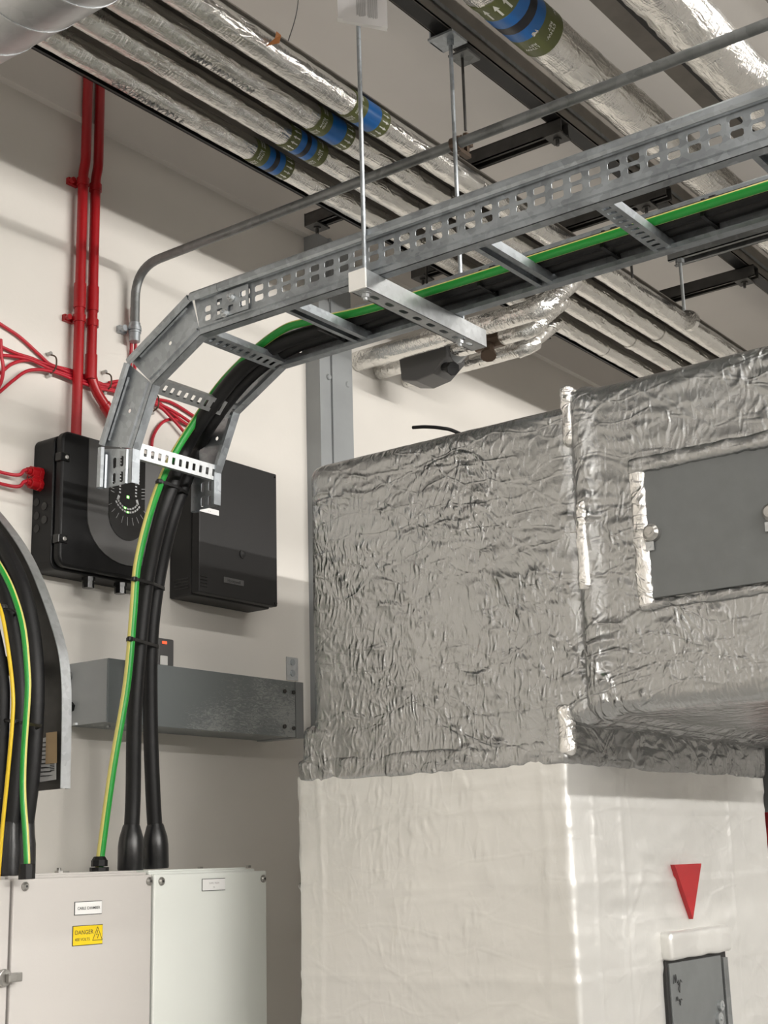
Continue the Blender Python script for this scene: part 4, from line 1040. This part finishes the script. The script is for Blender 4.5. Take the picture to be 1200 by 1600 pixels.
def band(k, x0, c, r, rev=False, double=False, sc_=1.0):
    """pipe identification band: olive with text, blue (optionally with black ring), olive with white arrows"""
    w_ = [.045, .055 if not double else .062, .035]
    parts_ = [('o', .045*sc_), ('b', w_[1]*sc_), ('a', .036*sc_)]
    if rev: parts_ = parts_[::-1]
    mb_ = MB(); x = x0; rr = r+.0022; cy, cz = c
    def ring(xa, xb, mi, e=0): mb_.tube([(xa, cy, cz), ((xa+xb)/2, cy, cz), (xb, cy, cz)], rr+e, 28, mi=mi)
    for t_, L in parts_:
        if t_ == 'b':
            ring(x, x+L, 1)
            if double: ring(x+L*.36, x+L*.64, 2, .0003)
        else:
            ring(x, x+L, 0)
            if t_ == 'a':
                for j in range(14): arrow_patch(mb_, c, rr, x+L/2, j*math.pi*2/14, -1 if rev else 1, L*.72, .0068*sc_)
        x += L
    o = k.part(mb_, 'identification_band', [M['olive'], M['blue'], M['bandblack'], M['bandwhite']], smooth=40, label='olive and blue flow band with white arrows')
    xt = x0+(parts_[0][1]*.5 if parts_[0][0] == 'o' else sum(p_[1] for p_ in parts_[:2])+parts_[2][1]*.5)
    for j in range(6):
        th0 = j*math.pi/3+.3
        def cv(a, b, th0=th0):
            t_ = th0+a/rr; return V((xt+(b-.004)*1.0, cy+math.cos(t_)*(rr+.0007), cz+math.sin(t_)*(rr+.0007)))
        k.part(text_mb('LTHW\nRET' if rev else 'LTHW\nFLOW', (.0095 if sc_ == 1 else .0075)*sc_, (0, 0, 0), (1, 0, 0), (0, 1, 0), curve=cv, bold=.0002), 'lettering', M['bandwhite'], parent=o)
PZ = 3.42
prow = [(1.895, 2.449, False, False, 'insulated foil pipe nearest the room, fourth out from the wall, with a brown tag', .033, 1),
        (2.005, 2.446, False, False, 'insulated foil pipe third out from the wall, plain blue band', .0325, 2),
        (2.115, 2.465, True, True, 'insulated foil pipe second out from the wall, arrows pointing back', .031, 3),
        (2.232, 2.467, False, True, 'insulated foil pipe closest to the wall, beside the dark channel', .030, 4)]
pk = []
for (y, xb_, rev, dbl, lab, r, sd) in prow:
    k = K('insulated_pipe', lab, 'pipe', 'insulated pipes above the ladder', loc=(2.5, y, PZ))
    k.part(foil_tube([(-1.5, y, PZ), (8.5, y, PZ)], r, sd*3.1, .0017), 'foil_sleeve', M['foil_pipe'], smooth=60)
    band(k, xb_, (y, PZ), r, rev, dbl)
    pk.append(k)
# outlined print on the foil of two sleeves
def foil_print(k, txt, y, r, x0, th0, size, flip=1):
    def cv(a, b):
        t_ = th0+b/(r+.003); return V((x0+a, y+math.cos(t_)*(r+.0028), PZ+math.sin(t_)*(r+.0028)))
    k.part(text_mb(txt, size, (0, 0, 0), (1, 0, 0), (0, 0, 1), curve=cv, bold=.0003), 'lettering', M['doorgrey'], label='faint outlined print on the foil')
foil_print(pk[3], 'ON THERMSAUDY F', 2.232, .030, 1.99, math.radians(-105), .026)
foil_print(pk[1], 'RMAL INSULATION', 2.005, .0325, 2.02, math.radians(-105), .024)
c = at(422, 72, Y=1.87); pk[0].part(MB().add([c+V((-.012, -.03, .02)), c+V((.004, -.03, .018)), c+V((.0, -.028, -.004)), c+V((-.03, -.012, -.02)), c+V((-.012, -.025, .004))], [(0, 1, 2, 3, 4)]), 'tag', M['amber'], label='small brown tag')
# ears where the foil of the far pipe lengths is pinched together
for (px, py, y, j) in ((1077, 500, 1.87, 0), (1028, 515, 2.005, 1), (985, 532, 2.115, 2), (944, 540, 2.232, 3)):
    c = at(px, py, Y=y); pk[j].part(foil_tube([(c.x-.012, y, PZ), (c.x+.012, y, PZ)], prow[j][5]+.0025, 9+j, .002, .006), 'foil_joint', M['foil_pipe'], smooth=50)
# big pipes nearer the room
big = [(1.428, 3.50, .0565, 2.36, 'wide insulated foil pipe with a large blue and olive band at the top edge', 5), (1.135, 3.50, .066, None, 'widest insulated foil pipe, crumpled, at the top right', 6)]
for (y, z, r, xb_, lab, sd) in big:
    k = K('insulated_pipe', lab, 'pipe', 'large insulated pipes above the ladder', loc=(2.8, y, z))
    k.part(foil_tube([(-1.5, y, z), (8.5, y, z)], r, sd*2.3, .0022 if r < .06 else .006, .022, 30), 'foil_sleeve', M['foil_pipe'], smooth=60)
    if xb_: band(k, xb_, (y, z), r, True, True, 1.75)
# branch pipes to the wall, dropping out of the bundle
for (x, yk, pz, lab, r, j) in ((3.575, 2.005, 3.262, 'foil branch pipe entering the wall, nearest the column', .034, 0), (3.70, 2.115, 3.262, 'foil branch pipe entering the wall, middle of the three', .030, 1), (3.86, 2.232, 3.27, 'foil branch pipe entering the wall, farthest from the column', .026, 2)):
    k = K('branch_pipe', lab, 'pipe', 'branch pipes into the wall', loc=(x, W, pz))
    pts_ = fillet([(x, W-.002, pz), (x, yk+.02, pz), (x+.16, yk-.02, PZ-.02)], .05, 5)
    k.part(foil_tube(pts_, r, 11+j, .0014, .018, 20), 'foil_sleeve', M['foil_pipe'], smooth=60)
    kx = V(pts_[len(pts_)//2]); k.part(foil_tube([(x-.0, yk+.05, pz), (x+.012, yk+.018, pz+.01), (x+.04, yk+.0, pz+.03)], r+.004, 4+j, .002, .01, 20), 'foil_joint', M['foil_pipe'], smooth=50)
vx, vy, vz = 3.71, 2.53, 3.235
k = K('valve_box', 'grey moulded valve cover clamped on the branch pipes near the wall', 'valve', loc=(vx, vy, vz))
k.part(MB().prism([(vy-.10, vz+.045), (vy-.10, vz-.01), (vy-.04, vz-.055), (vy+.03, vz-.065), (vy+.09, vz-.05), (vy+.10, vz+.045)], 'x', vx-.055, vx+.055), 'cover', M['midgrey'], bevel=.005)
c = at(678, 574, Y=vy-.08)
k.part(MB().cyl((vx-.03, vy-.075, vz-.035), (vx-.06, vy-.125, vz-.06), .018, 12).cyl((vx-.055, vy-.115, vz-.055), (vx-.062, vy-.128, vz-.062), .024, 8), 'test_knob', M['plastic'], bevel=.002)
k.part(MB().cyl((vx, vy-.10, vz+.02), (vx, vy-.14, vz+.02), .04, 8, r2=.02), 'collar', M['grey_paint'])
k = K('pipe_valve', 'bare dark brass valve between foil sections of the branch pipes', 'valve', loc=(3.72, 2.30, 3.25))
k.part(MB().cyl((3.70, 2.24, 3.262), (3.70, 2.34, 3.262), .034, 12), 'body', M['brass'])
k.part(MB().cyl((3.70, 2.29, 3.262), (3.66, 2.27, 3.20), .018, 10).cyl((3.655, 2.268, 3.195), (3.65, 2.265, 3.185), .026, 10), 'cap', M['brass'])

# ---------------------------------------------------------------- overhead steelwork
def channel_x(mb_, y0, y1, z0, z1, xa, xb, lip=.010, th=.003):
    mb_.box((xa, y0, z0), (xb, y0+th, z1)).box((xa, y1-th, z0), (xb, y1, z1)).box((xa, y0, z1-th), (xb, y1, z1)).box((xa, y0, z0), (xb, y0+lip, z0+th)).box((xa, y1-lip, z0), (xb, y1, z0+th))
def channel_y(mb_, x0, x1, z0, z1, ya, yb, lip=.010, th=.003):
    mb_.box((x0, ya, z0), (x0+th, yb, z1)).box((x1-th, ya, z0), (x1, yb, z1)).box((x0, ya, z1-th), (x1, yb, z1)).box((x0, ya, z0), (x0+lip, yb, z0+th)).box((x1-lip, ya, z0), (x1, yb, z0+th))
k = K('steel_channel', 'long black channel beside the innermost pipe close to the wall', 'channel', loc=(3, 2.33, 3.46))
m_ = MB(); channel_x(m_, 2.305, 2.345, 3.452, 3.493, -1.5, 8.6); k.part(m_, 'channel', M['black_steel'])
k.part(MB().box((-1.5, 2.297, 3.458), (8.6, 2.3045, 3.497)), 'edge_strip', M['dark_steel'])
k = K('steel_beam', 'long dark brown beam running between the two groups of pipes', 'beam', loc=(3, 1.62, 3.52))
m_ = MB(); channel_x(m_, 1.602, 1.650, 3.522, 3.560, -1.5, 8.6, .006); k.part(m_, 'lower_channel', M['brown_steel'])
k.part(MB().box((-1.5, 1.607, 3.5215), (8.6, 1.645, 3.5245)), 'slot', M['black_steel'])  # black strip puts the shade inside the open channel into colour
k.part(MB().box((-1.5, 1.600, 3.560), (8.6, 1.652, 3.655)), 'web', M['brown_steel'], bevel=.002)
k.part(MB().box((-1.5, 1.597, 3.555), (8.6, 1.600, 3.566)), 'lip', M['galv_dull'])
for (x, ya, yb, lab) in ((3.02, 1.60, 2.49, 'cross channel above the pipes nearest the camera'), (3.545, 1.55, 2.47, 'cross channel above the pipes behind the middle of the ladder'), (4.275, 1.58, 2.45, 'cross channel above the pipes over the far branch joints')):
    k = K('cross_channel', 'dark steel '+lab, 'channel', 'cross channels over the pipes', loc=(x, yb, 3.48))
    m_ = MB(); channel_y(m_, x-.0205, x+.0205, 3.474, 3.515, ya, yb); k.part(m_, 'channel', M['dark_steel'])
    k.part(MB().box((x-.021, yb, 3.473), (x+.021, yb+.003, 3.516)), 'end_cap', M['black_steel'])
    for yy in (1.625, yb-.03):
        k.part(MB().cyl((x, yy, 3.474), (x, yy, 3.464), .012, 6).cyl((x, yy, 3.464), (x, yy, 3.448), .005, 8).box((x-.03, yy-.025, 3.468), (x+.03, yy+.025, 3.473)), 'bolt', M['dark_steel'])
k = K('cross_channel', 'dark steel channel under the ladder end at the right, holding a pipe rod', 'channel', loc=(3.8, 1.2, 3.37))
_q = at(1050, 413, Z=3.375)
m_ = MB(); channel_y(m_, _q.x-.03, _q.x+.03, 3.375, 3.43, .3, _q.y, .014); k.part(m_, 'channel', M['galv_dull'])
_e = at(1069, 485, Y=_q.y-.035)
k.part(MB().cyl((_e.x, _e.y, 3.375), (_e.x, _e.y, _e.z), .0055, 8).cyl((_e.x, _e.y, 3.375), (_e.x, _e.y, 3.362), .013, 6), 'rod', M['galv_dull'])
tag(MB().cyl(at(988, 434, Y=1.80), at(988, 434, Y=1.80)+V((0, 0, CEIL-at(988, 434, Y=1.80).z)), .0042, 8).build('pipe_rod', M['dark_steel']), 'thin dark rod passing behind the ladder and ending at the pipe above the far duct', 'rod', 'thin pipe rods')
tag(MB().cyl(at(667, 447, Y=2.40), at(667, 447, Y=2.40)+V((0, 0, .10)), .0045, 8).build('pipe_rod', M['dark_steel']), 'short dark rod under the bracket seen between ladder rails', 'rod', 'thin pipe rods')
k = K('steel_beam', 'beige secondary beam above the widest pipe at the top right', 'beam', loc=(3, .95, 3.7))
k.part(MB().box((-1.5, .93, 3.64), (8.6, 1.03, 3.72)), 'web', M['brown_steel'], bevel=.002)
k = K('steel_beam', 'brown purlin between the two large insulated pipes', 'beam', loc=(3, 1.33, 3.6))
k.part(MB().box((-1.5, 1.30, 3.64), (8.6, 1.37, 3.72)), 'web', M['brown_steel'], bevel=.002)
k.part(MB().box((-1.5, 1.235, 3.56), (8.6, 1.265, 3.59)), 'black_strip', M['black_steel'])
k = K('pipe_tray', 'dark brown steel tray directly above the four small insulated pipes, with an added hidden lip blocking light', 'tray', loc=(3, 2.1, 3.53))
k.part(MB().box((-1.5, 1.875, 3.4585), (8.6, 2.294, 3.462)).box((-1.5, 2.291, 3.519), (8.6, 2.294, 3.81)), 'tray_and_light_block', M['brown_steel'])  # tall hidden lip behind the sheet is added to keep lamplight off the wall head
# hanging wire
w0 = at(470, -60, Y=2.30)
tag(MB().tube(spline([at(470, -60, Y=2.3), at(466, 0, Y=2.3), at(461, 30, Y=2.3), at(450, 65, Y=2.28)], 6), .0016, 6).build('hanging_wire', M['ink']), 'thin black wire dangling from the ceiling above the pipes', 'wire')

# spiral duct in the top left corner
SR = .17
tq = 2.1; SX = tq*.7015-.7127*SR+.012; SZ = 1.6+tq*.7127+.7015*SR
k = K('spiral_duct', 'round galvanised spiral duct in the top left corner', 'duct', loc=(SX, 1.8, SZ))
k.part(MB().tube([(SX, -1, SZ), (SX, 2.45, SZ)], SR, 64), 'tube', M['duct'], smooth=60)
m_ = MB(); y = 1.674-.1165*12
while y < 2.44:
    m_.tube([(SX, y-.0016, SZ), (SX, y+.0016, SZ)], SR+.0016, 64); y += .1165
k.part(m_, 'seam', M['galv_bright'])
